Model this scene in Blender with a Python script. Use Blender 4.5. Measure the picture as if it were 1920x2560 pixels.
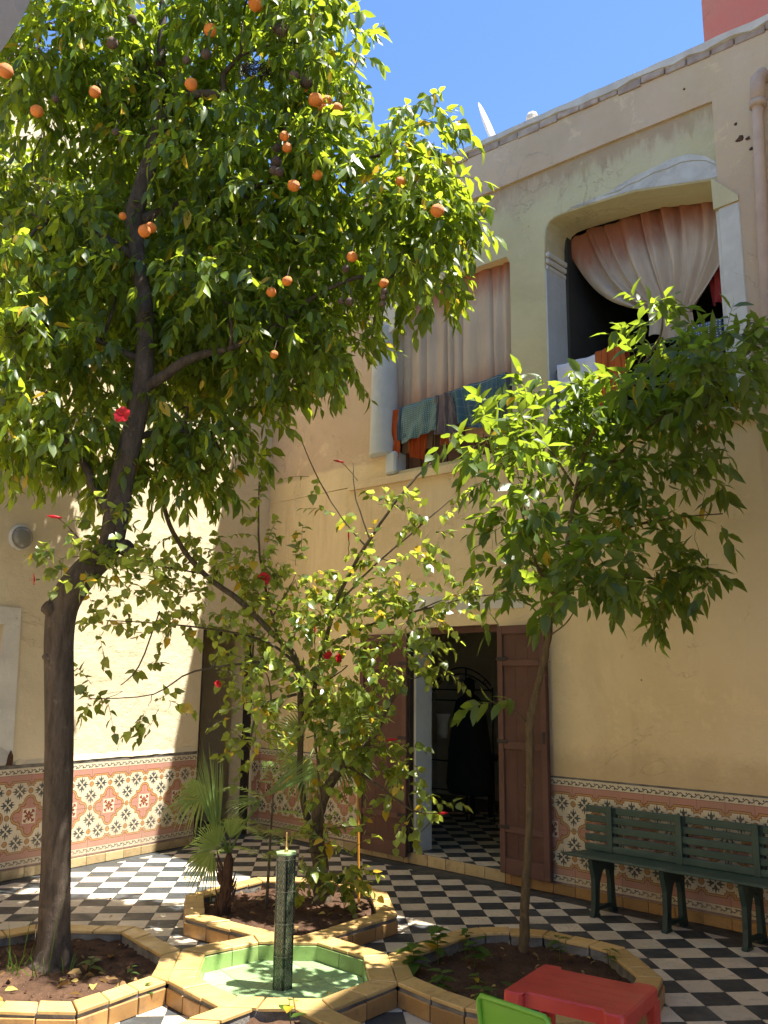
import bpy, bmesh, math, random
import numpy as np
from mathutils import Matrix, Vector
from mathutils import geometry as mgeo
random.seed(7); np.random.seed(7)
for o in list(bpy.data.objects): bpy.data.objects.remove(o)
sc = bpy.context.scene
COL = sc.collection
# ------------------------------------------------------------ camera
cam_d = bpy.data.cameras.new('camera'); cam = bpy.data.objects.new('camera', cam_d); COL.objects.link(cam)
PIT, ROLL, FPX = .1965, .0105, 2156.04
fw = Vector((0, math.cos(PIT), math.sin(PIT))); up0 = Vector((0, -math.sin(PIT), math.cos(PIT))); rt0 = Vector((1, 0, 0))
rt = math.cos(ROLL)*rt0 + math.sin(ROLL)*up0; up = -math.sin(ROLL)*rt0 + math.cos(ROLL)*up0
M = Matrix((rt, up, -fw)).transposed().to_4x4(); M.translation = (0, 0, 1.5746)
cam.matrix_world = M
cam_d.sensor_fit = 'VERTICAL'; cam_d.sensor_height = 36.0; cam_d.lens = 36.0*FPX/2560.0
cam_d.clip_start = .05; cam_d.clip_end = 400
sc.camera = cam
# ------------------------------------------------------------ light
SUN = Vector((.377, -.089, 1.0)).normalized()
w = bpy.data.worlds.new('World'); sc.world = w; w.use_nodes = True
nt = w.node_tree; nt.nodes.clear()
sky = nt.nodes.new('ShaderNodeTexSky'); sky.sky_type = 'NISHITA'; sky.sun_disc = False
sky.sun_elevation = math.asin(SUN.z); sky.sun_rotation = math.atan2(SUN.x, SUN.y)
sky.altitude = 2500; sky.air_density = 1.0; sky.dust_density = .05; sky.ozone_density = 8.0
bg = nt.nodes.new('ShaderNodeBackground'); bg.inputs[1].default_value = .088
wo = nt.nodes.new('ShaderNodeOutputWorld')
nt.links.new(sky.outputs[0], bg.inputs[0]); nt.links.new(bg.outputs[0], wo.inputs[0])
sd = bpy.data.lights.new('sun', 'SUN'); so = bpy.data.objects.new('sun', sd); COL.objects.link(so)
sd.energy = 3.7; sd.angle = math.radians(.53); sd.color = (1.0, .95, .86)
so.rotation_euler = SUN.to_track_quat('Z', 'Y').to_euler(); so.location = (3, 0, 12)
sc.view_settings.view_transform = 'Standard'; sc.view_settings.look = 'None'
sc.view_settings.gamma = 1.0; sc.view_settings.use_curve_mapping = False
sc.view_settings.exposure = 2.16
sc.render.engine = 'CYCLES'
sc.cycles.max_bounces = 10; sc.cycles.diffuse_bounces = 6; sc.cycles.transmission_bounces = 6
sc.cycles.sample_clamp_indirect = 6.0
try: sc.cycles.use_denoising = True
except Exception: pass
# ------------------------------------------------------------ material helpers
class V:
    """a float socket inside one node tree, with arithmetic"""
    def __init__(s, nt, x): s.nt, s.x = nt, x
def _m(nt, op, a, b=None, c=None):
    n = nt.nodes.new('ShaderNodeMath'); n.operation = op
    for i, q in enumerate((a, b, c)):
        if q is None: continue
        if isinstance(q, V): nt.links.new(q.x, n.inputs[i])
        else: n.inputs[i].default_value = q
    return V(nt, n.outputs[0])
for nm, op in (('add', 'ADD'), ('sub', 'SUBTRACT'), ('mul', 'MULTIPLY'), ('truediv', 'DIVIDE')):
    setattr(V, '__%s__' % nm, (lambda op: lambda a, b: _m(a.nt, op, a, b))(op))
    setattr(V, '__r%s__' % nm, (lambda op: lambda a, b: _m(a.nt, op, b, a))(op))
def vmin(a, *r):
    for b in r: a = _m(a.nt, 'MINIMUM', a, b)
    return a
def vmax(a, *r):
    for b in r: a = _m(a.nt, 'MAXIMUM', a, b)
    return a
def vabs(a): return _m(a.nt, 'ABSOLUTE', a)
def vhyp(a, b): return _m(a.nt, 'SQRT', a*a+b*b)
def vpp(a, s): return _m(a.nt, 'PINGPONG', a, s)
def vlt(a, t): return _m(a.nt, 'LESS_THAN', a, t)
def vgt(a, t): return _m(a.nt, 'GREATER_THAN', a, t)
def newmat(name):
    m = bpy.data.materials.new(name); m.use_nodes = True; nt = m.node_tree; nt.nodes.clear()
    out = nt.nodes.new('ShaderNodeOutputMaterial'); p = nt.nodes.new('ShaderNodeBsdfPrincipled')
    nt.links.new(p.outputs[0], out.inputs[0]); return m, nt, p, out
def mixc(nt, f, a, b, mode='MIX'):
    n = nt.nodes.new('ShaderNodeMix'); n.data_type = 'RGBA'; n.blend_type = mode; n.clamp_factor = True
    for i, q in ((0, f), (6, a), (7, b)):
        if isinstance(q, V): nt.links.new(q.x, n.inputs[i])
        elif hasattr(q, 'is_output'): nt.links.new(q, n.inputs[i])
        elif i == 0: n.inputs[0].default_value = q
        else: n.inputs[i].default_value = (*q, 1)
    return n.outputs[2]
def coord(nt, kind='Object'):
    n = nt.nodes.new('ShaderNodeTexCoord'); return n.outputs[kind]
def geopos(nt):
    return nt.nodes.new('ShaderNodeNewGeometry').outputs['Position']
def noise(nt, vec, scale, detail=4, rough=.55, dist=0.0):
    n = nt.nodes.new('ShaderNodeTexNoise'); n.inputs['Scale'].default_value = scale; n.inputs['Detail'].default_value = detail
    n.inputs['Roughness'].default_value = rough; n.inputs['Distortion'].default_value = dist
    if vec is not None: nt.links.new(vec, n.inputs['Vector'])
    return V(nt, n.outputs[0])
def mapping(nt, vec, scale=(1, 1, 1)):
    n = nt.nodes.new('ShaderNodeMapping'); n.inputs['Scale'].default_value = scale; nt.links.new(vec, n.inputs[0]); return n.outputs[0]
def ramp(v, lo, hi):
    n = v.nt.nodes.new('ShaderNodeMapRange'); n.inputs[1].default_value = lo; n.inputs[2].default_value = hi; n.clamp = True
    n.interpolation_type = 'SMOOTHSTEP'
    v.nt.links.new(v.x, n.inputs[0]); return V(v.nt, n.outputs[0])
def bump(nt, p, h, strength, dist):
    n = nt.nodes.new('ShaderNodeBump'); n.inputs['Strength'].default_value = strength; n.inputs['Distance'].default_value = dist
    nt.links.new(h.x, n.inputs['Height']); nt.links.new(n.outputs[0], p.inputs['Normal'])
def rnd(nt):
    return V(nt, nt.nodes.new('ShaderNodeObjectInfo').outputs['Random'])
def island(nt):
    n = nt.nodes.new('ShaderNodeNewGeometry'); r = V(nt, n.outputs['Random Per Island']) + rnd(nt)*7.31
    return _m(nt, 'FRACT', r)
def sep(nt, vec):
    n = nt.nodes.new('ShaderNodeSeparateXYZ'); nt.links.new(vec, n.inputs[0]); return [V(nt, o) for o in n.outputs]
def setc(nt, p, c):
    if isinstance(c, tuple): p.inputs['Base Color'].default_value = (*c, 1)
    else: nt.links.new(c, p.inputs['Base Color'])
def simple(name, a, b=None, rough=.6, scale=8, bmp=.0, bscale=60, bdist=.003, spec=.5, metal=0, perobj=0., gpos=False, dirt=None):
    m, nt, p, out = newmat(name)
    vec = geopos(nt) if gpos else coord(nt)
    b = b or tuple(x*.8 for x in a)
    c = mixc(nt, ramp(noise(nt, vec, scale), .3, .7), a, b)
    if perobj:
        c = mixc(nt, rnd(nt)*perobj, c, tuple(x*.45 for x in b))
    if dirt:
        c = mixc(nt, ramp(noise(nt, vec, scale*.4, 6, .7), .52, .75)*dirt[1], c, dirt[0])
    setc(nt, p, c); p.inputs['Roughness'].default_value = rough; p.inputs['Metallic'].default_value = metal
    p.inputs['Specular IOR Level'].default_value = spec
    if bmp: bump(nt, p, noise(nt, vec, bscale, 5, .6), bmp, bdist)
    return m
# ------------------------------------------------------------ mesh helpers
def mesh_from(verts, faces, name='m', uvs=None, mats=None, smooth=False):
    me = bpy.data.meshes.new(name); me.from_pydata([tuple(v) for v in verts], [], faces)
    if uvs is not None:
        ul = me.uv_layers.new(name='uv')
        for l in me.loops: ul.data[l.index].uv = uvs[l.vertex_index]
    if smooth:
        me.polygons.foreach_set('use_smooth', [True]*len(me.polygons))
    me.update(); return me
def add(name, me, mat=None, parent=None, mw=None, **props):
    o = bpy.data.objects.new(name, me); COL.objects.link(o)
    if parent is not None: o.parent = parent
    if mw is not None:
        if isinstance(mw, Matrix): o.matrix_local = mw
        else: o.location = mw
    if mat is not None and me is not None:
        if isinstance(mat, (list, tuple)):
            if not len(me.materials):
                for q in mat: me.materials.append(q)
        elif not len(me.materials): me.materials.append(mat)
        elif me.materials[0] != mat:
            o.material_slots[0].link = 'OBJECT'; o.material_slots[0].material = mat
    for k, v in props.items(): o[k] = v
    return o
def thing(name, label, cat, mw=None, group=None, kind=None):
    o = bpy.data.objects.new(name, None); COL.objects.link(o); o.empty_display_size = .1
    if mw is not None:
        if isinstance(mw, Matrix): o.matrix_world = mw
        else: o.location = mw
    o['label'] = label; o['category'] = cat
    if group: o['group'] = group
    if kind: o['kind'] = kind
    return o
class MB:
    def __init__(s): s.v = []; s.f = []; s.uv = []
    def put(s, vs, fs):
        k = len(s.v); s.v += [tuple(v) for v in vs]; s.f += [tuple(i+k for i in f) for f in fs]; return s
    def box(s, x0, x1, y0, y1, z0, z1, bev=0.0, mat=None):
        if bev <= 0:
            vs = [(x, y, z) for z in (z0, z1) for y in (y0, y1) for x in (x0, x1)]
            fs = [(0, 2, 3, 1), (4, 5, 7, 6), (0, 1, 5, 4), (2, 6, 7, 3), (0, 4, 6, 2), (1, 3, 7, 5)]
        else:
            bm = bmesh.new()
            vv = [bm.verts.new((x, y, z)) for z in (z0, z1) for y in (y0, y1) for x in (x0, x1)]
            for f in [(0, 2, 3, 1), (4, 5, 7, 6), (0, 1, 5, 4), (2, 6, 7, 3), (0, 4, 6, 2), (1, 3, 7, 5)]: bm.faces.new([vv[i] for i in f])
            bmesh.ops.bevel(bm, geom=bm.edges[:], offset=bev, segments=1, affect='EDGES', profile=.5)
            bm.verts.index_update(); vs = [v.co[:] for v in bm.verts]; fs = [[v.index for v in f.verts] for f in bm.faces]; bm.free()
        if mat is not None: vs = [mat @ Vector(v) for v in vs]
        return s.put(vs, fs)
    def tube(s, pts, n=8, cap=True, wob=0.0):
        P = [Vector(p[:3]) for p in pts]; R = [p[3] for p in pts]; k = len(s.v); prev = None
        for i, p in enumerate(P):
            d = (P[min(i+1, len(P)-1)]-P[max(i-1, 0)]); d = d.normalized() if d.length > 1e-9 else Vector((0, 0, 1))
            if prev is None:
                a = d.cross(Vector((0, 1, .3))); a = a.normalized() if a.length > 1e-6 else Vector((1, 0, 0))
            else:
                a = prev - d*prev.dot(d); a.normalize()
            prev = a; b = d.cross(a)
            for j in range(n):
                t = 2*math.pi*j/n; r = R[i]*(1+wob*(random.random()-.5))
                s.v.append(tuple(p+(a*math.cos(t)+b*math.sin(t))*r))
        for i in range(len(P)-1):
            for j in range(n):
                q = k+i*n; s.f.append((q+j, q+(j+1) % n, q+n+(j+1) % n, q+n+j))
        if cap:
            s.f.append(tuple(k+n-1-j for j in range(n))); s.f.append(tuple(k+(len(P)-1)*n+j for j in range(n)))
        return s
    def lathe(s, prof, n=20, at=(0, 0, 0), mat=None):
        k = len(s.v); vs = []
        for r, z in prof:
            for j in range(n):
                t = 2*math.pi*j/n; vs.append(Vector((at[0]+r*math.cos(t), at[1]+r*math.sin(t), at[2]+z)))
        if mat is not None: vs = [mat @ v for v in vs]
        s.v += [tuple(v) for v in vs]
        for i in range(len(prof)-1):
            for j in range(n):
                q = k+i*n; s.f.append((q+j, q+(j+1) % n, q+n+(j+1) % n, q+n+j))
        s.f.append(tuple(k+n-1-j for j in range(n))); s.f.append(tuple(k+(len(prof)-1)*n+j for j in range(n)))
        return s
    def prism(s, poly, z0, z1):
        n = len(poly); a = sum(poly[i][0]*poly[(i+1) % n][1]-poly[(i+1) % n][0]*poly[i][1] for i in range(n))
        if a < 0: poly = poly[::-1]
        s.put([(x, y, z0) for x, y in poly]+[(x, y, z1) for x, y in poly],
              [tuple(range(n-1, -1, -1)), tuple(range(n, 2*n))]+[(i, (i+1) % n, n+(i+1) % n, n+i) for i in range(n)]); return s
    def mesh(s, name='m', smooth=False): return mesh_from(s.v, s.f, name, smooth=smooth)
def spline(pts, sub=4):
    """Catmull-Rom through 4-tuples"""
    out = []; P = [np.array(p, float) for p in pts]; n = len(P)
    for i in range(n-1):
        p0, p1, p2, p3 = P[max(i-1, 0)], P[i], P[i+1], P[min(i+2, n-1)]
        for j in range(sub):
            t = j/sub
            q = .5*((2*p1)+(-p0+p2)*t+(2*p0-5*p1+4*p2-p3)*t*t+(-p0+3*p1-3*p2+p3)*t**3); q[3] = max(q[3], .001); out.append(tuple(q))
    out.append(tuple(P[-1])); return out
def shape(outer, holes, y0, y1, name='m'):
    """a slab in the x-z plane between y0 (front) and y1 (back), with holes"""
    loops = [outer]+list(holes); vs = []; edges = []
    for lp in loops:
        k = len(vs); vs += [Vector(p) for p in lp]; edges += [(k+i, k+(i+1) % len(lp)) for i in range(len(lp))]
    fc = []; k = 0
    for lp in loops: fc.append(list(range(k, k+len(lp)))); k += len(lp)
    r = mgeo.delaunay_2d_cdt(vs, edges, [], 1, 1e-6)
    def inside(p, lp):
        c = False; n = len(lp)
        for i in range(n):
            a, b = lp[i], lp[(i+1) % n]
            if (a[1] > p[1]) != (b[1] > p[1]) and p[0] < (b[0]-a[0])*(p[1]-a[1])/(b[1]-a[1])+a[0]: c = not c
        return c
    mb = MB(); V2 = r[0]; n = len(V2); keep = []
    for f in r[2]:
        c = sum((V2[i] for i in f), Vector((0, 0)))/len(f)
        if inside(c, outer) and not any(inside(c, h) for h in holes): keep.append(tuple(f))
    def area(f): return sum(V2[f[i]][0]*V2[f[(i+1) % len(f)]][1]-V2[f[(i+1) % len(f)]][0]*V2[f[i]][1] for i in range(len(f)))
    keep = [f if area(f) > 0 else f[::-1] for f in keep]
    mb.put([(v[0], y0, v[1]) for v in V2]+[(v[0], y1, v[1]) for v in V2], keep+[tuple(n+i for i in f[::-1]) for f in keep])
    cnt = {}
    for f in keep:
        for i in range(len(f)): cnt[(f[i], f[(i+1) % len(f)])] = 1
    for (a, b) in list(cnt):
        if (b, a) not in cnt: mb.f.append((b, a, n+a, n+b))
    return mb.mesh(name)
def rrect(x0, x1, z0, z1, r, n=6, corners='tl tr'):
    pts = []
    def arc(cx, cz, a0):
        for i in range(n+1):
            t = math.radians(a0+90*i/n); pts.append((cx+r*math.cos(t), cz+r*math.sin(t)))
    if 'br' in corners: arc(x1-r, z0+r, -90)
    else: pts.append((x1, z0))
    if 'tr' in corners: arc(x1-r, z1-r, 0)
    else: pts.append((x1, z1))
    if 'tl' in corners: arc(x0+r, z1-r, 90)
    else: pts.append((x0, z1))
    if 'bl' in corners: arc(x0+r, z0+r, 180)
    else: pts.append((x0, z0))
    return pts
# wall frames: local x along the wall, local y behind it, z up
FR = Matrix.Translation((1.4905, 6.9739, 0)) @ Matrix.Rotation(-.7845, 4, 'Z')
FL = Matrix.Translation((-2.0036, 8.7904, 0)) @ Matrix.Rotation(.9686, 4, 'Z')
def TR(x, y, z): return FR @ Matrix.Translation((x, y, z))
def TL(x, y, z): return FL @ Matrix.Translation((x, y, z))
# ------------------------------------------------------------ materials
def plaster(name, a, b, stain, streaks=.35, paint=None, sc_=1.0, bs=.6, wash=None, foot=None):
    m, nt, p, out = newmat(name); vec = coord(nt); x, y, z = sep(nt, vec)
    c = mixc(nt, ramp(noise(nt, vec, .9*sc_, 5, .6), .35, .68), a, b)
    if paint:     # a second coat of paint above a wavy line
        zz, a2, b2 = paint
        e = z+(noise(nt, vec, .8, 3)-.5)*.25
        c2 = mixc(nt, ramp(noise(nt, vec, 1.3, 5, .65), .35, .7), a2, b2)
        c = mixc(nt, ramp(e, zz-.02, zz+.03), c, c2)
    if foot:      # damp and dirt just above the dado, and drips below the ledge
        e = ramp(z+(noise(nt, vec, 3, 5, .75)-.5)*.5, foot+.22, foot-.02)
        c = mixc(nt, e*.55, c, stain)
        e = ramp(vabs(z-3.18+(noise(nt, mapping(nt, vec, (1, 1, .1)), 7, 4, .7)-.5)*1.4), .42, .0)*ramp(noise(nt, mapping(nt, vec, (1, 1, .05)), 5, 4, .7), .45, .65)
        c = mixc(nt, e*.38, c, stain)
    if wash:      # drips of the band above, running down from a line
        zz, slope, wc = wash
        e = z+x*slope+(noise(nt, mapping(nt, vec, (1, 1, .35)), 2.3, 5, .7)-.5)*.9
        c = mixc(nt, ramp(e, zz-.22, zz+.05)*.85, c, wc)
        e2 = z+x*slope+(noise(nt, mapping(nt, vec, (1, 1, .1)), 9, 4, .7)-.5)*.8
        c = mixc(nt, ramp(e2, zz-.05, zz+.08)*.6, c, stain)
    c = mixc(nt, ramp(noise(nt, vec, .45*sc_, 6, .72, .8), .50, .62)*.38, c, tuple(q*.80 for q in b))
    c = mixc(nt, ramp(noise(nt, vec, 1.9*sc_, 7, .78, .4), .56, .64)*.30, c, tuple(min(1, q*1.16) for q in a))
    v2 = mapping(nt, vec, (6, 6, .5))
    st = ramp(noise(nt, v2, 1.0, 5, .6), .55, .8)*ramp(noise(nt, vec, .7, 3), .4, .65)
    c = mixc(nt, st*streaks, c, stain)
    c = mixc(nt, ramp(noise(nt, vec, 9, 6, .75), .60, .8)*.35, c, stain)
    c = mixc(nt, ramp(noise(nt, vec, 3.1, 6, .8), .60, .72)*.22, c, tuple(min(1, q*1.25) for q in a))
    setc(nt, p, c); p.inputs['Roughness'].default_value = .9; p.inputs['Specular IOR Level'].default_value = .2
    h = noise(nt, vec, 2.2, 4)*1.6+noise(nt, vec, 11, 4)*.45+noise(nt, mapping(nt, vec, (1, 1, 2.2)), 26, 4, .7)*.22+noise(nt, vec, 90, 3, .7)*.10
    cr = vabs(noise(nt, vec, 1.7, 5, .6, .6)-.5)
    h = h-ramp(cr, .005, 0.0)*ramp(noise(nt, vec, .6, 2), .5, .6)*.35
    c = mixc(nt, ramp(cr, .0035, 0.0)*ramp(noise(nt, vec, .6, 2), .52, .6)*.5, c, stain); setc(nt, p, c)
    bump(nt, p, h, bs, .03); return m
M_OCH = plaster('ochre_plaster', (.76, .60, .365), (.70, .54, .31), (.46, .32, .17), .4, None, foot=.95)
M_YEL = plaster('pale_yellow_plaster', (.60, .535, .325), (.53, .46, .265), (.38, .26, .15), .5, wash=(6.02, .068, (.50, .37, .25)))
M_PNK = plaster('pink_plaster', (.76, .60, .365), (.70, .54, .31), (.34, .23, .13), .6, (3.80, (.60, .445, .30), (.53, .385, .25)))
M_CRM = plaster('cream_plaster', (.70, .595, .41), (.65, .54, .355), (.44, .32, .18), .35)
M_RED = plaster('red_plaster', (.50, .14, .10), (.45, .17, .12), (.28, .09, .07), .5)
M_WHT = plaster('white_paint', (.68, .65, .57), (.58, .55, .48), (.38, .32, .24), .5, None, 3, .35)
M_BLU = plaster('blue_white_paint', (.56, .58, .57), (.48, .50, .49), (.33, .30, .27), .35, None, 3, .3)
M_PEEL = plaster('bare_plaster', (.60, .58, .53), (.46, .43, .38), (.28, .19, .12), .8, None, 4, .8)
M_DIM = plaster('room_plaster', (.66, .60, .44), (.60, .53, .36), (.2, .16, .1), .4)
M_GREY = plaster('grey_cement', (.22, .20, .17), (.15, .14, .12), (.09, .08, .06), .4, None, 4, .5)
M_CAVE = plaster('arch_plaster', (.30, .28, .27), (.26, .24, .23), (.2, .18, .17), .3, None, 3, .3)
M_GROUT = simple('grout', (.17, .155, .13), (.08, .075, .065), .95, 12, .5, 90, .003)
M_MORT = simple('mortar', (.23, .21, .18), (.09, .08, .07), .95, 7, .8, 60, .008, dirt=((.04, .035, .03), .8))
def floor_tile(name, a, b, dirt, worn):
    m, nt, p, out = newmat(name); vec = geopos(nt); r = rnd(nt)
    c = mixc(nt, ramp(noise(nt, vec, 5, 5, .7), .3, .7), a, b)
    c = mixc(nt, r*.55, c, tuple(q*.62 for q in b))
    c = mixc(nt, ramp(noise(nt, vec, 22, 5, .75), .52, .70)*.6, c, dirt)
    c = mixc(nt, ramp(noise(nt, vec, 2.3, 6, .75), .48, .66)*.55, c, worn)
    cr = vabs(noise(nt, vec, 9, 3, .5, .5)-.5)
    c = mixc(nt, ramp(cr, .006, 0.0)*ramp(noise(nt, vec, .9, 2), .55, .62)*.8, c, (.05, .045, .04))
    setc(nt, p, c); p.inputs['Specular IOR Level'].default_value = .4
    rr = ramp(noise(nt, vec, 6, 4), .3, .7)*.25+.38; nt.links.new(rr.x, p.inputs['Roughness'])
    bump(nt, p, noise(nt, vec, 40, 4, .6)*.5+noise(nt, vec, 4, 2)*1.5, .25, .004); return m
M_FW = floor_tile('white_cement_tile', (.72, .62, .47), (.64, .54, .40), (.26, .21, .15), (.40, .35, .27))
M_FB = floor_tile('black_cement_tile', (.036, .042, .045), (.055, .060, .062), (.11, .10, .085), (.11, .115, .11))
def glazed(name, a, b, dark, rough=.35):
    m, nt, p, out = newmat(name); vec = geopos(nt)
    c = mixc(nt, ramp(noise(nt, vec, 4, 4, .6), .3, .7), a, b)
    c = mixc(nt, rnd(nt)*.75, c, tuple(q*.62 for q in b))
    c = mixc(nt, ramp(noise(nt, vec, 14, 6, .75), .50, .70)*.7, c, dark); c = mixc(nt, ramp(noise(nt, vec, 3, 5, .7), .52, .68)*.5, c, tuple(q*.75 for q in b))
    c = mixc(nt, ramp(noise(nt, vec, 60, 3, .7), .66, .72)*.7, c, tuple(q*.5 for q in dark))
    setc(nt, p, c); rr = ramp(noise(nt, vec, 9, 4), .35, .7)*.35+rough; nt.links.new(rr.x, p.inputs['Roughness'])
    bump(nt, p, noise(nt, vec, 25, 4, .6), .3, .005); return m
M_CURB = glazed('yellow_glazed_tile', (.61, .405, .155), (.56, .355, .12), (.32, .19, .09), .35)
M_CURBF = glazed('amber_glazed_tile', (.47, .265, .09), (.41, .22, .075), (.20, .115, .055), .3)
M_SKIRT = glazed('cream_glazed_tile', (.60, .47, .26), (.54, .39, .19), (.27, .17, .09), .35)
M_POOLF = glazed('mint_glazed_tile', (.36, .53, .25), (.31, .47, .22), (.26, .34, .20), .22)
M_POOLW = glazed('green_glazed_tile', (.31, .44, .15), (.27, .39, .125), (.20, .28, .08), .22)
def soil():
    m, nt, p, out = newmat('soil'); vec = geopos(nt)
    c = mixc(nt, ramp(noise(nt, vec, 6, 6, .7), .3, .7), (.12, .068, .042), (.060, .034, .022))
    c = mixc(nt, ramp(noise(nt, vec, 55, 4, .8), .60, .70), c, (.17, .10, .065))
    c = mixc(nt, ramp(noise(nt, vec, 120, 2, .6), .70, .74)*.8, c, (.42, .34, .25))
    setc(nt, p, c); p.inputs['Roughness'].default_value = 1; p.inputs['Specular IOR Level'].default_value = .1
    bump(nt, p, noise(nt, vec, 28, 6, .75)+noise(nt, vec, 120, 3)*.3, .9, .02); return m
M_SOIL = soil()
def dado():
    m, nt, p, out = newmat('patterned_cement_tile'); uv = coord(nt, 'UV'); x, z, _ = sep(nt, uv)
    vec = geopos(nt)
    wob = (noise(nt, vec, 30, 2)-.5)*.003
    x = x+wob; z = z+wob
    u = vpp(x, .2); v = vabs(z-.477)
    CRM, PNK, ORG, BRN, BLK, RED, MAU = (.64, .55, .39), (.46, .22, .165), (.47, .25, .085), (.13, .035, .02), (.05, .062, .062), (.24, .03, .02), (.16, .085, .09)
    c = mixc(nt, 0.0, CRM, CRM)
    def over(c, msk, col): return mixc(nt, msk, c, col)
    med = vmin(vmax(u-.096, v-.096), vmax(u-.062, v-.108), vmax(u-.108, v-.062), vhyp(u-.110, v)-.053, vhyp(u, v-.110)-.053)
    for t, col in ((.0055, BRN), (.001, ORG), (-.013, BRN), (-.0175, PNK)): c = over(c, vlt(med, t), col)
    sq = vmax(u, v)
    c = over(c, vlt(sq, .060), CRM)
    dg = vmax(vabs(u-v)-.0075, vmax(u, v)-.047)
    fl = vmin(dg, vhyp(u-.037, v-.037)-.012, vhyp(u-.046, v-.030)-.006, vhyp(u-.030, v-.046)-.006, vhyp((u-.026)*.75, v)-.0105, vhyp(u, (v-.026)*.75)-.0105)
    c = over(c, vlt(fl, 0.0), RED); cc = vhyp(u, v); c = over(c, vlt(cc, .015), BRN); c = over(c, vlt(cc, .011), ORG)
    def flower(c, a, b):
        pq = vmax(a, b); q = vmin(a, b)
        petal = vmin(vmax(q-pq*.50, pq-.040), vmax(q-(.070-pq)*.28, .034-pq), vmax(vabs(q-.020)-(.058-pq)*.26, .030-pq))
        petal = vmax(petal, vmax(q-.030, pq-.067))
        c = over(c, vlt(petal, 0.0), BLK); return over(c, vlt(vhyp(a, b), .008), CRM)
    c = flower(c, vabs(u-.1), vabs(v-.2)); c = flower(c, vabs(u-.2), vabs(v-.1))
    ci = vmin(vhyp(u, v-.2), vhyp(u-.2, v-.2), vhyp(u-.2, v))
    c = over(c, vlt(ci, .023), BRN); c = over(c, vlt(ci, .019), ORG)
    a = vabs(u-.1); wv = v-.2
    b = vmin(vmax(a-.058, wv-.066), vmax(a-.072, wv-.05), vhyp(.1-a, wv)-.040)
    inb = vgt(v, .2)
    for t, col in ((0.0, BRN), (.004, ORG), (.0155, BRN), (.0195, PNK)): c = over(c, vgt(b, t)*inb, col)
    c = over(c, vgt(v, .328), BRN); c = over(c, vgt(v, .331), CRM)
    wave = vabs(wv-.155-_m(nt, 'SINE', x*94.25)*.010)-.0042
    curl = vhyp(_m(nt, 'MODULO', x+20.0, .0667)-.022, wv-.146)-.0075
    curl2 = vhyp(_m(nt, 'MODULO', x+20.0, .0667)-.052, wv-.165)-.006
    c = over(c, vlt(vmin(wave, curl, curl2), 0.0)*vgt(v, .331), BLK)
    c = over(c, vgt(v, .384), MAU)
    c = mixc(nt, ramp(noise(nt, vec, 3, 4, .7), .42, .75)*.35, c, (.30, .22, .15))
    lo = ramp(z, .30, .08)*ramp(noise(nt, vec, 7, 5, .7), .3, .7)
    c = mixc(nt, lo*.55, c, (.42, .30, .20))
    c = mixc(nt, rnd(nt)*.18, c, (.24, .18, .13))
    c = mixc(nt, ramp(noise(nt, vec, 45, 4, .8), .62, .72)*.35, c, (.55, .46, .34))
    setc(nt, p, c); p.inputs['Roughness'].default_value = .62; p.inputs['Specular IOR Level'].default_value = .35
    bump(nt, p, noise(nt, vec, 35, 4), .2, .004); return m
M_DADO = dado()
def coltile():
    m, nt, p, out = newmat('zellige_column_tile'); uv = coord(nt, 'UV'); x, z, _ = sep(nt, uv)   # x across one face, z up
    vec = geopos(nt)
    u = vabs(x); v = vpp(z, .0265)
    c = mixc(nt, 0.0, (.14, .15, .085), (.14, .15, .085))
    GR, WH, DK = (.022, .055, .032), (.22, .215, .13), (.010, .013, .011)
    d = u*1.15+v*.75
    for lo, hi, col in ((.000, .0065, DK), (.0095, .0145, DK), (.0175, .0205, GR), (.024, .0295, DK)):
        c = mixc(nt, vgt(d, lo)*vlt(d, hi), c, col)
    c = mixc(nt, vgt(u, .0185), c, DK); c = mixc(nt, vgt(u, .0205)*vlt(u, .023), c, GR)
    j = vpp(z, .0795); c = mixc(nt, vlt(j, .0012), c, (.2, .19, .16))
    c = mixc(nt, ramp(noise(nt, vec, 14, 5, .7), .5, .72)*.6, c, (.20, .185, .13))
    setc(nt, p, c); p.inputs['Roughness'].default_value = .25; bump(nt, p, noise(nt, vec, 60, 3), .25, .002); return m
M_COL = coltile()
def leafmat(name, a, b, tr, yellow=.0, rough=.42, ycol=(.55, .38, .03), young=None):
    m, nt, p, out = newmat(name); r = island(nt); vec = geopos(nt)
    c = mixc(nt, ramp(r, .0, 1.0), a, b)
    t = mixc(nt, r, tr, tuple(q*.72 for q in tr))
    r2 = _m(nt, 'FRACT', r*17.7)
    if young:
        c = mixc(nt, vlt(r2, young), c, tuple(min(1, q*1.9) for q in a)); t = mixc(nt, vlt(r2, young), t, tuple(min(1, q*1.3) for q in tr))
    if yellow:
        r3 = _m(nt, 'FRACT', r*31.3); c = mixc(nt, vlt(r3, yellow), c, ycol); t = mixc(nt, vlt(r3, yellow), t, ycol)
    c = mixc(nt, ramp(noise(nt, vec, 40, 3), .5, .8)*.3, c, tuple(q*.6 for q in b))
    setc(nt, p, c); p.inputs['Roughness'].default_value = rough; p.inputs['Specular IOR Level'].default_value = .5
    bump(nt, p, noise(nt, vec, 130, 2), .25, .002)
    tn = nt.nodes.new('ShaderNodeBsdfTranslucent'); nt.links.new(t, tn.inputs[0])
    mx = nt.nodes.new('ShaderNodeMixShader'); mx.inputs[0].default_value = .46
    nt.links.new(p.outputs[0], mx.inputs[1]); nt.links.new(tn.outputs[0], mx.inputs[2]); nt.links.new(mx.outputs[0], out.inputs[0]); return m
M_LF1 = leafmat('citrus_leaf', (.070, .120, .018), (.034, .068, .012), (.54, .66, .035), .022, young=.18)  # young: brighter share of leaves, raised to paint in sunlit yellow ones too
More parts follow.
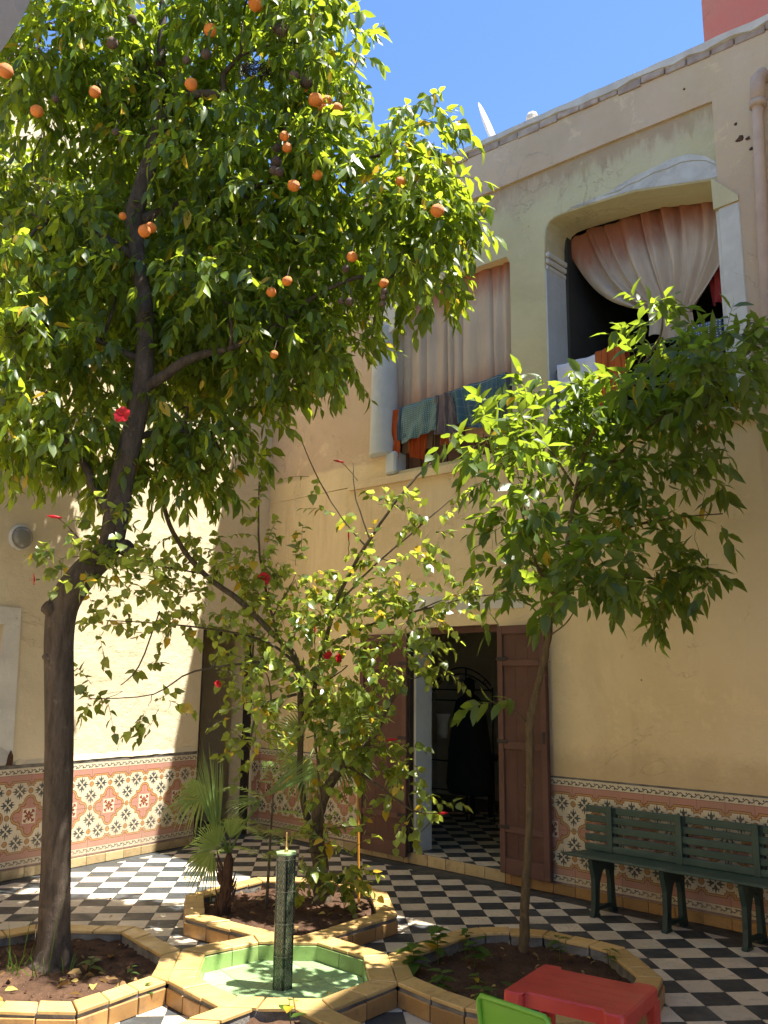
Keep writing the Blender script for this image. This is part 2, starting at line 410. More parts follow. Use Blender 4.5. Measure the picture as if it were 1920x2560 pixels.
M_LF2 = leafmat('young_citrus_leaf', (.062, .108, .020), (.034, .070, .014), (.42, .56, .035), .01, young=.06)
M_LF3 = leafmat('hibiscus_leaf', (.13, .175, .035), (.055, .10, .020), (.52, .60, .07), .045, .30, young=.22)
M_LFP = leafmat('palm_leaf', (.16, .25, .075), (.10, .17, .055), (.44, .56, .12), .02, .5)
M_LFG = leafmat('weed_leaf', (.085, .16, .025), (.06, .12, .02), (.25, .42, .04), .03, .5)
M_DRYL = leafmat('dry_leaf', (.42, .27, .10), (.26, .15, .06), (.3, .18, .06), .3, .8, (.6, .45, .12))
def bark(name, a, b, s=1.0):
    m, nt, p, out = newmat(name); vec = geopos(nt); v2 = mapping(nt, vec, (1, 1, .22))
    c = mixc(nt, ramp(noise(nt, v2, 26*s, 6, .7), .3, .7), a, b)
    c = mixc(nt, ramp(noise(nt, vec, 9, 5, .7), .55, .7)*.45, c, tuple(min(1, q*1.9) for q in a))
    setc(nt, p, c); p.inputs['Roughness'].default_value = .85; p.inputs['Specular IOR Level'].default_value = .25
    bump(nt, p, noise(nt, v2, 34*s, 7, .8)*1.8+noise(nt, vec, 8, 3)*1.5, 1.0, .016); return m
M_BARK = bark('citrus_bark', (.135, .102, .074), (.062, .046, .034))
M_BARK2 = bark('sapling_bark', (.23, .16, .075), (.14, .095, .05), 2)
M_BARK3 = bark('hibiscus_bark', (.19, .145, .09), (.10, .072, .046), 2)
M_PALMB = bark('palm_fibre', (.16, .085, .045), (.06, .03, .018), 1.5)
M_ORG = simple('orange_peel', (.86, .27, .030), (.74, .19, .02), .5, 1.2, .5, 40, .02, perobj=.22)
M_DRY = simple('dried_peel', (.17, .10, .06), (.09, .055, .035), .8, 9, .8, 90, .004, perobj=.8)
M_PET = leafmat('red_petal', (.62, .012, .018), (.5, .01, .02), (.6, .02, .03), 0, .5)
M_WOOD = plaster('brown_door_paint', (.125, .066, .050), (.100, .052, .040), (.06, .028, .02), .5, None, 3, .3)
M_WOOD2 = plaster('brown_rail_paint', (.150, .080, .062), (.124, .066, .050), (.08, .035, .025), .5, None, 3, .3)
M_DARK = simple('dark_wood', (.030, .020, .016), (.018, .012, .010), .7, 6, .3, 40)
M_BLACK = simple('black_iron', (.012, .012, .012), (.02, .018, .016), .5, 6)
M_CLOTHB = simple('black_cloth', (.008, .008, .009), (.012, .012, .012), .95, 6, .3, 200)
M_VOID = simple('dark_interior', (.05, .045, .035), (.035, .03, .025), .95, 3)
M_BENCH = simple('green_bench_paint', (.058, .098, .074), (.040, .074, .056), .5, 5, .35, 60, .004, dirt=((.12, .14, .105), .9), perobj=.3)
M_BENCHD = simple('dark_green_iron', (.020, .045, .036), (.014, .032, .027), .5, 6, .3, 50, .003)
M_RPL = simple('red_plastic', (.50, .045, .032), (.40, .028, .022), .40, 7, .3, 140, .0012, dirt=((.46, .13, .085), .9))
M_GPL = simple('green_plastic', (.14, .34, .025), (.11, .29, .02), .42, 3, .3, 140, .001, dirt=((.22, .38, .08), .8))
M_PIPE = simple('painted_pipe', (.55, .40, .29), (.45, .32, .23), .8, 5, .4, 30, .004, dirt=((.28, .2, .15), .6))
M_WMET = simple('white_enamel', (.60, .59, .55), (.50, .49, .45), .5, 4, dirt=((.4, .33, .25), .4))
M_BRASS = simple('brass', (.55, .38, .12), (.40, .27, .09), .35, 8, .2, 60, .001, metal=.9)
M_YST = simple('orange_cane', (.62, .30, .03), (.5, .22, .02), .5, 7)
M_BRICK = simple('weathered_brick', (.50, .40, .32), (.36, .25, .19), .95, 9, .8, 50, .006, perobj=.35, gpos=True)
M_COPE = simple('roof_cap', (.62, .58, .52), (.50, .44, .37), .95, 5, .7, 30, .008, gpos=True)
M_NEST = simple('nest_twigs', (.045, .032, .022), (.025, .018, .013), .95, 20)
def glass():
    m, nt, p, out = newmat('lamp_glass'); p.inputs['Base Color'].default_value = (.35, .34, .30, 1); p.inputs['Roughness'].default_value = .18
    p.inputs['Transmission Weight'].default_value = .55; bump(nt, p, noise(nt, coord(nt), 60, 2), .4, .004); return m
M_GLS = glass()
M_PANE = simple('blue_pane', (.30, .42, .48), (.26, .36, .42), .12, 3)
def curtain(name, zt, zb, top=.5, bot=.5):
    m, nt, p, out = newmat(name); vec = coord(nt); x, y, z = sep(nt, vec)
    n = noise(nt, mapping(nt, vec, (2, 2, 1.2)), 1.2, 4, .6)
    base = mixc(nt, ramp(n, .3, .7), (.58, .465, .35), (.48, .375, .28))
    e = (noise(nt, mapping(nt, vec, (5, 5, 1)), 2.2, 4)-.5)*.34
    t = ramp(z+e, zt-.52, zt-.06)*top; b = ramp(z+e, zb+.38, zb+.02)*bot
    c = mixc(nt, t, base, (.34, .115, .06)); c = mixc(nt, b, c, (.42, .18, .10))
    setc(nt, p, c); p.inputs['Roughness'].default_value = .95; p.inputs['Specular IOR Level'].default_value = .1
    bump(nt, p, noise(nt, vec, 220, 2)*.6+noise(nt, mapping(nt, vec, (5, 5, .45)), 2.0, 3, .6)*4.0, .4, .012); return m
def cloth(name, a, b=None, pat=None, pc=(.6, .6, .55)):
    m, nt, p, out = newmat(name); vec = coord(nt); uv = coord(nt, 'UV'); x, y, _ = sep(nt, uv)
    c = mixc(nt, ramp(noise(nt, vec, 6, 5, .6), .3, .7), a, b or tuple(q*.75 for q in a))
    if pat == 'check':
        f = vmax(vlt(vpp(x, .038), .0016), vlt(vpp(y, .038), .0016)); c = mixc(nt, f*.55, c, pc)
    if pat == 'dots':
        f = vlt(vhyp(vpp(x, .02)-.01, vpp(y, .02)-.01), .0042); c = mixc(nt, f*.7, c, pc)
    if pat == 'stripe':
        f = vlt(vpp(x, .03), .005); c = mixc(nt, f*.7, c, pc)
    setc(nt, p, c); p.inputs['Roughness'].default_value = .95; p.inputs['Specular IOR Level'].default_value = .1
    bump(nt, p, noise(nt, vec, 200, 2), .25, .003); return m
# ------------------------------------------------------------ ground and floor
def clip(poly, P):
    """clip a polygon by a convex counter-clockwise one"""
    out = list(poly)
    for i in range(len(P)):
        a, b = P[i], P[(i+1) % len(P)]
        def side(p): return (b[0]-a[0])*(p[1]-a[1])-(b[1]-a[1])*(p[0]-a[0])
        inp = out; out = []
        for j in range(len(inp)):
            p, q = inp[j], inp[(j+1) % len(inp)]; sp, sq = side(p), side(q)
            if sp >= 0: out.append(p)
            if sp*sq < 0: t = sp/(sp-sq); out.append((p[0]+(q[0]-p[0])*t, p[1]+(q[1]-p[1])*t))
        if not out: return []
    return out
def parea(p): return .5*sum(p[i][0]*p[(i+1) % len(p)][1]-p[(i+1) % len(p)][0]*p[i][1] for i in range(len(p)))
def pin(p, poly):
    c = False; n = len(poly)
    for i in range(n):
        a, b = poly[i], poly[(i+1) % n]
        if (a[1] > p[1]) != (b[1] > p[1]) and p[0] < (b[0]-a[0])*(p[1]-a[1])/(b[1]-a[1])+a[0]: c = not c
    return c
def xy(F, x, y): v = F @ Vector((x, y, 0)); return (v.x, v.y)
gm = MB().put([(-60, -60, -.02), (60, -60, -.02), (60, 60, -.02), (-60, 60, -.02)], [(0, 1, 2, 3)]).mesh('ground')
add('ground', gm, simple('earth', (.2, .15, .1), (.15, .11, .08), .95, 3, gpos=True), kind='structure')
# planter outlines (outer edge of the coping, inner edge), metres
POOL_C = (-.505, 4.90)
def octa(cx, cy, r, th=0.0, n=8, sx=1, sy=1):
    return [(cx+sx*r*math.cos(th+math.pi*(2*i+1)/n), cy+sy*r*math.sin(th+math.pi*(2*i+1)/n)) for i in range(n)]
def offset(poly, d):
    n = len(poly); out = []
    for i in range(n):
        p0, p1, p2 = Vector(poly[i-1]), Vector(poly[i]), Vector(poly[(i+1) % n])
        e1 = (p1-p0).normalized(); e2 = (p2-p1).normalized(); n1 = Vector((-e1.y, e1.x)); n2 = Vector((-e2.y, e2.x))
        b = (n1+n2); b = b.normalized(); k = d/max(.35, b.dot(n1)); out.append(tuple(p1+b*k))
    return out
def ccw(p): return p if parea(p) > 0 else p[::-1]
def offset_v(poly, ds):
    n = len(poly); out = []
    for i in range(n):
        p0, p1, p2 = Vector(poly[i-1]), Vector(poly[i]), Vector(poly[(i+1) % n]); e1 = (p1-p0).normalized(); e2 = (p2-p1).normalized()
        a = p1+Vector((-e1.y, e1.x))*ds[i-1]; b = p1+Vector((-e2.y, e2.x))*ds[i]; dn = e1.x*e2.y-e1.y*e2.x
        t = ((b-a).x*e2.y-(b-a).y*e2.x)/dn; out.append(tuple(a+e1*t))
    return out
# pool inner rim octagon measured, shared necks
POOL_I = [(-.272, 4.452), (-.050, 4.72), (-.085, 5.085), (-.358, 5.342), (-.695, 5.342), (-.960, 5.12), (-.925, 4.735), (-.672, 4.46)]
POOL_O = offset(ccw(POOL_I), -.135)
E_ = .004
FAR_O = [(POOL_O[4][0], POOL_O[4][1]+E_), (POOL_O[3][0], POOL_O[3][1]+E_), (.113, 5.957), (.05, 6.60), (-.33, 7.03), (-.95, 7.03), (-1.365, 6.45), (-1.235, 5.87)]
LEFT_O = [(POOL_O[6][0]-E_, POOL_O[6][1]), (POOL_O[5][0]-E_, POOL_O[5][1]), (-1.476, 5.65), (-2.10, 5.67), (-2.55, 5.25), (-2.55, 4.65), (-2.10, 4.26), (-1.36, 4.256)]
RIGHT_O = [(POOL_O[1][0]+E_, POOL_O[1][1]), (.245, 4.484), (.395, 4.34), (.72, 4.17), (1.10, 4.25), (1.365, 4.60), (1.456, 4.80), (1.405, 5.30), (1.291, 5.43), (1.034, 5.655), (.798, 5.714), (.607, 5.707), (.459, 5.633), (POOL_O[2][0]+E_, POOL_O[2][1])]
NEAR_O = [(POOL_O[7][0], POOL_O[7][1]-E_), (-1.06, 3.92), (-1.06, 3.36), (-.72, 3.05), (-.22, 3.05), (.12, 3.36), (.12, 3.92), (POOL_O[0][0], POOL_O[0][1]-E_)]
FAR_O, LEFT_O, RIGHT_O, NEAR_O, POOL_I = map(ccw, (FAR_O, LEFT_O, RIGHT_O, NEAR_O, POOL_I))
CW = .125
def edge_near(poly, q):
    return min(range(len(poly)), key=lambda i: ((Vector(poly[i])+Vector(poly[(i+1) % len(poly)]))/2-Vector(q)).length)
NK = {k: edge_near(p, q) for k, p, q in (('far', FAR_O, (-.52, 5.49)), ('left', LEFT_O, (-1.08, 4.9)), ('right', RIGHT_O, (.075, 4.9)), ('near', NEAR_O, (-.48, 4.32)))}
FAR_I = offset_v(FAR_O, [.003 if i == NK['far'] else CW for i in range(len(FAR_O))]); NEAR_I = offset_v(NEAR_O, [.003 if i == NK['near'] else CW for i in range(len(NEAR_O))])
LEFT_I = offset_v(LEFT_O, [.09 if i == NK['left'] else CW for i in range(len(LEFT_O))]); RIGHT_I = offset_v(RIGHT_O, [.09 if i == NK['right'] else CW for i in range(len(RIGHT_O))])
floor = add('floor', MB().put([(-9, -4, -.008), (9, -4, -.008), (9, 12, -.008), (-9, 12, -.008)], [(0, 1, 2, 3)]).mesh('floor'), M_GROUT, kind='structure')
# courtyard outline the tiles stop at: a plain cement strip runs along both walls
A = xy(FR, 2.9, -.19); B = xy(FR, -3.6, -.19); Cc = xy(FL, .9, -.13); D = xy(FL, -6.0, -.13)
def isect(p, q, r, s):
    d1 = Vector(q)-Vector(p); d2 = Vector(s)-Vector(r); k = ((r[0]-p[0])*d2.y-(r[1]-p[1])*d2.x)/(d1.x*d2.y-d1.y*d2.x); return (p[0]+k*d1.x, p[1]+k*d1.y)
COR = isect(A, B, Cc, D)
YARD = ccw([A, COR, D, (-5.4, .5), (3.2, .5)])
GT, GY, GX0, GY0 = .1918, .0772, 1.7652, 5.7123
cg, sg = math.cos(GY), math.sin(GY)
tiles = []
for i in range(-32, 12):
    for j in range(-28, 24):
        ga = .0013
        q = [(i+ga/GT, j+ga/GT), (i+1-ga/GT, j+ga/GT), (i+1-ga/GT, j+1-ga/GT), (i+ga/GT, j+1-ga/GT)]
        P = [(GX0+GT*(a*cg-b*sg), GY0+GT*(a*sg+b*cg)) for a, b in q]
        P = clip(P, YARD)
        if len(P) < 3 or parea(P) < .0006: continue
        if all(any(pin(p, I) for I in (FAR_I, LEFT_I, RIGHT_I, NEAR_I)) for p in P): continue
        if all(pin(p, POOL_O) for p in P): continue
        cx = sum(p[0] for p in P)/len(P); cy = sum(p[1] for p in P)/len(P)
        vis = abs(cx)/max(cy, .1) < .50 and cy > 3.0
        tiles.append((0 if vis else 1, cy, (i+j) % 2, P, cx, cy))
tiles.sort(key=lambda t: (t[0], t[1]))
def tile_geo(mb, P, h):
    n = len(P); q = offset(P, .0016)
    mb.put([(x, y, -.0075) for x, y in P]+[(x, y, h-.0012) for x, y in P]+[(x, y, h) for x, y in q],
           [(i, (i+1) % n, n+(i+1) % n, n+i) for i in range(n)]+[(n+i, n+(i+1) % n, 2*n+(i+1) % n, 2*n+i) for i in range(n)]+[tuple(range(2*n, 3*n))])
rest = {0: MB(), 1: MB()}
for k, (_, _, par, P, cx, cy) in enumerate(tiles):
    h = random.uniform(-.0012, .0012); mt = M_FB if par == 0 else M_FW
    if k < 300:
        mb = MB(); tile_geo(mb, [(x-cx, y-cy) for x, y in P], h); add('tile', mb.mesh('tile'), mt, floor, Matrix.Translation((cx, cy, 0)) @ Matrix.Rotation(random.gauss(0, .004), 4, 'X') @ Matrix.Rotation(random.gauss(0, .004), 4, 'Y'))
    else: tile_geo(rest[par], P, h)
for par in (0, 1):
    pass
mb = MB(); mb.put(rest[0].v, rest[0].f); nb = len(mb.f); mb.put(rest[1].v, rest[1].f)
me = mb.mesh('tiles'); me.materials.append(M_FB); me.materials.append(M_FW)
me.polygons.foreach_set('material_index', [0]*nb+[1]*(len(me.polygons)-nb))
add('tiles', me, None, floor, kind='stuff')
# the cement strip along the walls
def strip(F, x0, x1, y0, y1, z):
    return [tuple(F @ Vector((x, y, z))) for x, y in ((x0, y0), (x1, y0), (x1, y1), (x0, y1))]
add('edge_strip', MB().put(strip(FR, -4.1, 2.9, -.19, .0, -.003), [(0, 1, 2, 3)]).mesh('strip'), M_FB, floor)
add('edge_strip', MB().put(strip(FL, -6.0, 1.25, -.13, .0, -.0035), [(0, 1, 2, 3)]).mesh('strip'), M_FB, floor)
# ------------------------------------------------------------ curbs
def lerp2(a, b, t): return (a[0]+(b[0]-a[0])*t, a[1]+(b[1]-a[1])*t)
def curb(root, outer, inner, skip=(), h=.112, step=.20, faces=True, inner_face=None, core=True, base=0.0, fmat=None, noface=()):
    """a tiled curb: coping tiles on top, face tiles outside; every tile a part"""
    n = len(outer)
    rx, ry = root.location.x, root.location.y
    for i in range(n):
        if i in skip: continue
        a, b, ai, bi = outer[i], outer[(i+1) % n], inner[i], inner[(i+1) % n]
        L = math.hypot(b[0]-a[0], b[1]-a[1]); m = max(1, round(L/step))
        if core:
            q = [a, b, bi, ai]; q = offset(ccw(q), .006); mb = MB().prism([(x-rx, y-ry) for x, y in q], -.005, h-.016); add('curb_core', mb.mesh('core'), M_MORT, root)
        g = .0035
        for k in range(m):
            t0, t1 = k/m+(g/L if 1 else 0), (k+1)/m-g/L
            q = ccw([lerp2(a, b, t0), lerp2(a, b, t1), lerp2(ai, bi, t1), lerp2(ai, bi, t0)])
            cx = sum(p[0] for p in q)/4; cy = sum(p[1] for p in q)/4; dz = random.uniform(-.003, .003)
            ml = [(p[0]-cx+random.uniform(-.0025, .0025), p[1]-cy+random.uniform(-.0025, .0025)) for p in q]; mi = offset(ml, .004)
            mb = MB(); r_ = [(x, y, -.016) for x, y in ml]+[(x, y, -.004) for x, y in ml]+[(x, y, 0) for x, y in mi]
            tl = random.uniform(-.02, .02); r_ = [(x, y, z+x*tl) for x, y, z in r_]
            mb.put(r_, [(j, (j+1) % 4, 4+(j+1) % 4, 4+j) for j in range(4)]+[(4+j, 4+(j+1) % 4, 8+(j+1) % 4, 8+j) for j in range(4)]+[(8, 9, 10, 11), (3, 2, 1, 0)])
            add('coping_tile', mb.mesh('tile'), M_CURB, root, (cx-rx, cy-ry, h+dz))
            if faces and i not in noface:
                d = Vector((b[0]-a[0], b[1]-a[1], 0)).normalized(); nn = Vector((d.y, -d.x, 0))
                p0 = Vector((*lerp2(a, b, k/m), 0)); p1 = Vector((*lerp2(a, b, (k+1)/m), 0)); w_ = (p1-p0).length
                Mx = Matrix(((d.x, nn.x, 0, p0.x-rx), (d.y, nn.y, 0, p0.y-ry), (0, 0, 1, 0), (0, 0, 0, 1)))
                top = h-.033+random.uniform(-.003, .002)
                mb = MB().box(.004, w_-.004, -.008, .004+random.uniform(0, .003), .002, top, .003)
                add('face_tile', mb.mesh('tile'), fmat or M_CURBF, root, Mx)
def soil_mesh(root, inner, h, seed):
    rx, ry = root.location.x, root.location.y
    x0, x1 = min(p[0] for p in inner), max(p[0] for p in inner); y0, y1 = min(p[1] for p in inner), max(p[1] for p in inner)
    bm = bmesh.new(); st = .028; nx = int((x1-x0)/st)+2; ny = int((y1-y0)/st)+2; g = {}
    for i in range(nx):
        for j in range(ny):
            x, y = x0+i*st, y0+j*st
            from mathutils import noise as mn
            z = h+.022*mn.noise(Vector((x*5, y*5, seed)))+.016*mn.noise(Vector((x*17, y*17, seed)))+.010*mn.noise(Vector((x*41, y*41, seed)))
            g[i, j] = (bm.verts.new((x-rx, y-ry, z)), (x, y))
    grown = offset(inner, -.03)
    for i in range(nx-1):
        for j in range(ny-1):
            q = [g[i, j], g[i+1, j], g[i+1, j+1], g[i, j+1]]
            if all(pin(t[1], grown) for t in q): bm.faces.new([t[0] for t in q])
    for v in [v for v in bm.verts if not v.link_faces]: bm.verts.remove(v)
    me = bpy.data.meshes.new('soil'); bm.to_mesh(me); bm.free(); me.polygons.foreach_set('use_smooth', [True]*len(me.polygons))
    return add('soil', me, M_SOIL, root)
def planter(label, outer, inner, skip, soil_h, seed):
    cx = sum(p[0] for p in outer)/len(outer); cy = sum(p[1] for p in outer)/len(outer)
    t = thing('planter', label, 'planter', (cx, cy, 0), 'raised planters around the basin'); curb(t, outer, inner, skip, noface=(NK['left'],) if outer is LEFT_O else (NK['right'],) if outer is RIGHT_O else ()); soil_mesh(t, inner, soil_h, seed); return t
far_planter = planter('raised yellow-tiled planter behind the green basin holding the hibiscus and fan palm', FAR_O, FAR_I, (NK['far'],), .055, 1)
left_planter = planter('yellow-tiled planter around the thick orange tree trunk', LEFT_O, LEFT_I, (), .050, 2)
right_planter = planter('rounded yellow-tiled planter with the thin sapling beside the red table', RIGHT_O, RIGHT_I, (), .045, 3)
near_planter = planter('yellow-tiled planter nearest the viewer, mostly cut off, in front of the green basin', NEAR_O, NEAR_I, (NK['near'],), .060, 4)
# ------------------------------------------------------------ basin
basin = thing('fountain_basin', 'octagonal basin lined with light green tiles between the yellow-tiled planters', 'basin', (POOL_C[0], POOL_C[1], 0))
curb(basin, POOL_O, POOL_I, (), .114, .19, faces=True, noface=(1, 3, 5, 7))
bx, by = POOL_C
fm = MB().prism([(x-bx, y-by) for x, y in offset(POOL_I, -.01)], -.004, .010).mesh('bed'); add('basin_bed', fm, M_GROUT, basin)
n8 = len(POOL_I)
# mint floor tiles laid on the diagonal, clipped to the octagon
inn = offset(POOL_I, .008); st = .20
for i in range(-5, 6):
    for j in range(-5, 6):
        a = math.radians(33); ca, sa = math.cos(a), math.sin(a)
        q = [(i*st+.0018, j*st+.0018), ((i+1)*st-.0018, j*st+.0018), ((i+1)*st-.0018, (j+1)*st-.0018), (i*st+.0018, (j+1)*st-.0018)]
        q = [(bx+x*ca-y*sa+.03, by+x*sa+y*ca+.02) for x, y in q]; q = clip(q, inn)
        if len(q) < 3 or parea(q) < .0008: continue
        cx = sum(p[0] for p in q)/len(q); cy = sum(p[1] for p in q)/len(q); mb = MB().prism([(x-cx, y-cy) for x, y in q], .008, .0155)
        add('floor_tile', mb.mesh('tile'), M_POOLF, basin, (cx-bx, cy-by, random.uniform(-.0005, .0005)))
for i in range(n8):
    a, b = Vector((*POOL_I[i], 0)), Vector((*POOL_I[(i+1) % n8], 0)); L = (b-a).length; d = (b-a).normalized(); nn = Vector((-d.y, d.x, 0)); m = 2
    for k in range(m):
        w0 = L*k/m; Mx = Matrix(((d.x, nn.x, 0, a.x+d.x*w0-bx), (d.y, nn.y, 0, a.y+d.y*w0-by), (0, 0, 1, 0), (0, 0, 0, 1)))
        add('wall_tile', MB().box(.0015, L/m-.0015, -.004, .006, .012, .094, .0015).mesh('tile'), M_POOLW, basin, Mx)
# where a tile has lost its glaze
d = (Vector(POOL_I[4])-Vector(POOL_I[3])); 
# column
HEXR = .058
colm = thing('fountain_column', 'slender hexagonal column of dark green patterned tiles standing in the basin', 'fountain', (-.505, 4.895, .0155))
for k in range(6):
    a0 = math.radians(60*k-21); a1 = a0+math.radians(60); r = HEXR
    p0 = Vector((r*math.cos(a0), r*math.sin(a0), 0)); p1 = Vector((r*math.cos(a1), r*math.sin(a1), 0)); w_ = (p1-p0).length
    hw = w_/2-.0012; out_ = (p0+p1).normalized(); mid = (p0+p1)/2; dd = (p1-p0).normalized()
    for q in range(4):
        z0, z1 = q*.1645+.0008, (q+1)*.1645-.0008
        vs = []; uvs = []
        for zz in (z0, z1):
            for sx in (-1, 1):
                v = mid+dd*sx*hw; vs.append((v.x, v.y, zz)); uvs.append((sx*hw, zz))
        for zz in (z0, z1):
            for sx in (-1, 1):
                v = mid+dd*sx*hw-out_*.006; vs.append((v.x, v.y, zz)); uvs.append((sx*hw, zz))
        me = mesh_from(vs, [(0, 1, 3, 2), (4, 6, 7, 5), (0, 4, 5, 1), (2, 3, 7, 6), (0, 2, 6, 4), (1, 5, 7, 3)], 'facet', uvs)
        add('face_tile', me, M_COL, colm)
hexp = [(math.cos(math.radians(60*k-21))*(HEXR-.004), math.sin(math.radians(60*k-21))*(HEXR-.004)) for k in range(6)]
add('column_core', MB().prism(hexp, 0, .657).mesh('core'), M_GROUT, colm)
hex2 = [(math.cos(math.radians(60*k-21))*(HEXR+.001), math.sin(math.radians(60*k-21))*(HEXR+.001)) for k in range(6)]
add('cap', MB().prism(hex2, .6585, .668).mesh('cap'), M_POOLF, colm)
add('nozzle', MB().lathe([(.010, .668), (.011, .682), (.006, .684), (.006, .70), (.0042, .702), (.0036, .765), (.001, .768)], 10).mesh('nozzle', True), M_BRASS, colm)
# ------------------------------------------------------------ the house with the loggias (right-hand wall)
house = thing('house', 'ochre two-storey house wall with open brown doors below and curtained loggias above', 'house', FR)
def H(name, me, mat, **k): return add(name, me, mat, house, **k)
DOOR = [(-1.68, -.02), (-.69, -.02), (-.69, 2.09), (-1.68, 2.09)]
W1 = [(-2.06, 3.66), (-.53, 3.62), (-.525, 5.40), (-.56, 5.475), (-2.06, 5.56)]
W2 = [(-.15, 3.60), (1.44, 3.52), (1.44, 5.22), (1.405, 5.405), (.76, 5.585), (.30, 5.645), (.06, 5.668), (-.03, 5.668), (-.09, 5.645), (-.125, 5.59), (-.138, 5.50), (-.143, 5.38)]
outer = [(-3.974, 0), (-1.68, 0), (-1.68, 2.09), (-.69, 2.09), (-.69, 0), (3.6, 0), (3.6, 6.26), (-1.2, 6.68), (-3.974, 6.93)]
H('wall', shape(outer, [W1, W2], .035, .215), M_OCH)
outer_b = [(-3.974, 0), (-2.05, 0), (-2.05, 2.12), (-.50, 2.12), (-.50, 0)]+outer[5:]
H('wall', shape(outer_b, [W1, W2], .2155, .40), M_OCH)
# front skin: everything but the recessed pale yellow panel
REC = [(-.52, 3.62), (1.45, 3.55), (1.45, 6.045), (.5, 6.12), (-1.2, 6.225), (-2.02, 6.27), (-2.02, 5.56), (-.52, 5.48)]
LOW = [(-3.974, 0), (-1.68, 0), (-1.68, 2.09), (-.69, 2.09), (-.69, 0), (3.6, 0), (3.6, 3.50), (-3.974, 3.60)]
H('wall', shape(LOW, [], 0, .0345), M_OCH)
UP = [(-3.974, 3.60), (-2.06, 3.5885), (1.45, 3.5291), (3.6, 3.50), (3.6, 6.26), (-1.2, 6.68), (-3.974, 6.93)]
up2 = [(-3.974, 3.60), (-2.06, 3.5885), (-2.06, 6.27), (-1.2, 6.225), (.5, 6.12), (1.45, 6.045), (1.45, 3.5291), (3.6, 3.50), (3.6, 6.26), (-1.2, 6.68), (-3.974, 6.93)]
H('wall', shape(up2, [], -.003, .0345), M_PNK)
yel = [(-2.06, 3.60), (1.45, 3.54), (1.45, 6.045), (.5, 6.12), (-1.2, 6.225), (-2.06, 6.27)]
H('recessed_panel', shape(yel, [W1, W2], .026, .0345), M_YEL)
# sills
H('ledge', MB().put([(-2.6, -.045, 3.545), (2.6, -.045, 3.42), (2.6, .05, 3.42), (-2.6, .05, 3.545), (-2.6, -.045, 3.62), (2.6, -.045, 3.50), (2.6, .05, 3.50), (-2.6, .05, 3.62)],
   [(0, 1, 5, 4), (1, 2, 6, 5), (3, 0, 4, 7), (4, 5, 6, 7), (3, 2, 1, 0), (2, 3, 7, 6)]).mesh('ledge'), M_OCH)
# white reveals of the second loggia and its pilaster
def loop_band(path, y0, y1, th, name, mat):
    vs = []; fs = []; n = len(path)
    P = [Vector(p) for p in path]
    for i, p in enumerate(P):
        d = (P[min(i+1, n-1)]-P[max(i-1, 0)]).normalized(); nn = Vector((-d.y, d.x))*th
        vs += [(p.x, y0, p.y), (p.x, y1, p.y), (p.x+nn.x, y1, p.y+nn.y), (p.x+nn.x, y0, p.y+nn.y)]
    for i in range(n-1):
        k = i*4
        for j in range(4): fs.append((k+j, k+(j+1) % 4, k+4+(j+1) % 4, k+4+j))
    fs += [(0, 3, 2, 1), ((n-1)*4, (n-1)*4+1, (n-1)*4+2, (n-1)*4+3)]
    return H(name, mesh_from(vs, [f[::-1] for f in fs], name), mat)
loop_band([(-.149, 3.62), (-.149, 5.20)], .028, .395, -.02, 'jamb', M_BLU)
loop_band([(-.142, 5.38), (-.137, 5.50), (-.124, 5.589), (-.089, 5.644), (-.03, 5.667), (.06, 5.667), (.30, 5.644), (.76, 5.584), (1.403, 5.404), (1.438, 5.22)], .030, .395, -.006, 'soffit', M_YEL)
for k in range(3):   # moulded capital under the curve
    z0 = 5.20+k*.06; H('capital', MB().box(-.145, -.122+.008*k, .034, .395, z0, z0+.050, .010).mesh('cap'), M_WHT)
H('pilaster', MB().box(1.442, 1.60, -.012, .036, 3.54, 5.12, .006).mesh('pil'), M_WHT)
H('pilaster', MB().box(1.405, 1.438, .03, .395, 3.56, 5.20, .004).mesh('pil'), M_WHT)
H('bracket', shape([(1.405, 5.40), (1.41, 5.13), (1.60, 5.13), (1.60, 5.17)], [], -.02, .034), M_YEL)
# bare, cracked plaster over the opening: a proud, broken patch in two pieces
peel_u = [(-.02, 5.60), (.02, 5.645), (.142, 5.683), (.363, 5.675), (.528, 5.668), (.645, 5.70), (.76, 5.712), (.869, 5.714), (.978, 5.718), (1.084, 5.727), (1.227, 5.70), (1.362, 5.62), (1.444, 5.53)]
cr = [(1.444, 5.505), (1.36, 5.585), (1.25, 5.635), (1.16, 5.66), (1.05, 5.655), (.93, 5.672), (.80, 5.655), (.70, 5.662), (.60, 5.645), (.52, 5.66)]
pts_l = [(.52, 5.655), (.36, 5.66), (.14, 5.665)]
lowe = [(.10, 5.60), (.30, 5.585), (.55, 5.56), (.75, 5.535), (.95, 5.51), (1.2, 5.46), (1.37, 5.43), (1.444, 5.36)]
H('bare_plaster', shape(peel_u[2:]+cr+pts_l[1:2], [], .019, .0255), M_PEEL)
H('bare_plaster', shape([(x, z-.006) for x, z in cr[::-1]]+[(1.444, 5.30)]+[(x, z-.01) for x, z in lowe[::-1][1:]]+[(-.03, 5.575), (.02, 5.635), (.142, 5.668), (.36, 5.652)], [], .021, .0255) if False else
  shape(([(.142, 5.675), (.36, 5.668)]+[(x, z-.007) for x, z in cr[::-1]]+[(1.444, 5.41), (1.40, 5.415), (1.2, 5.468), (.95, 5.538), (.76, 5.592), (.55, 5.62), (.30, 5.651), (.10, 5.668)])[::-1], [], .021, .0255), M_PEEL)
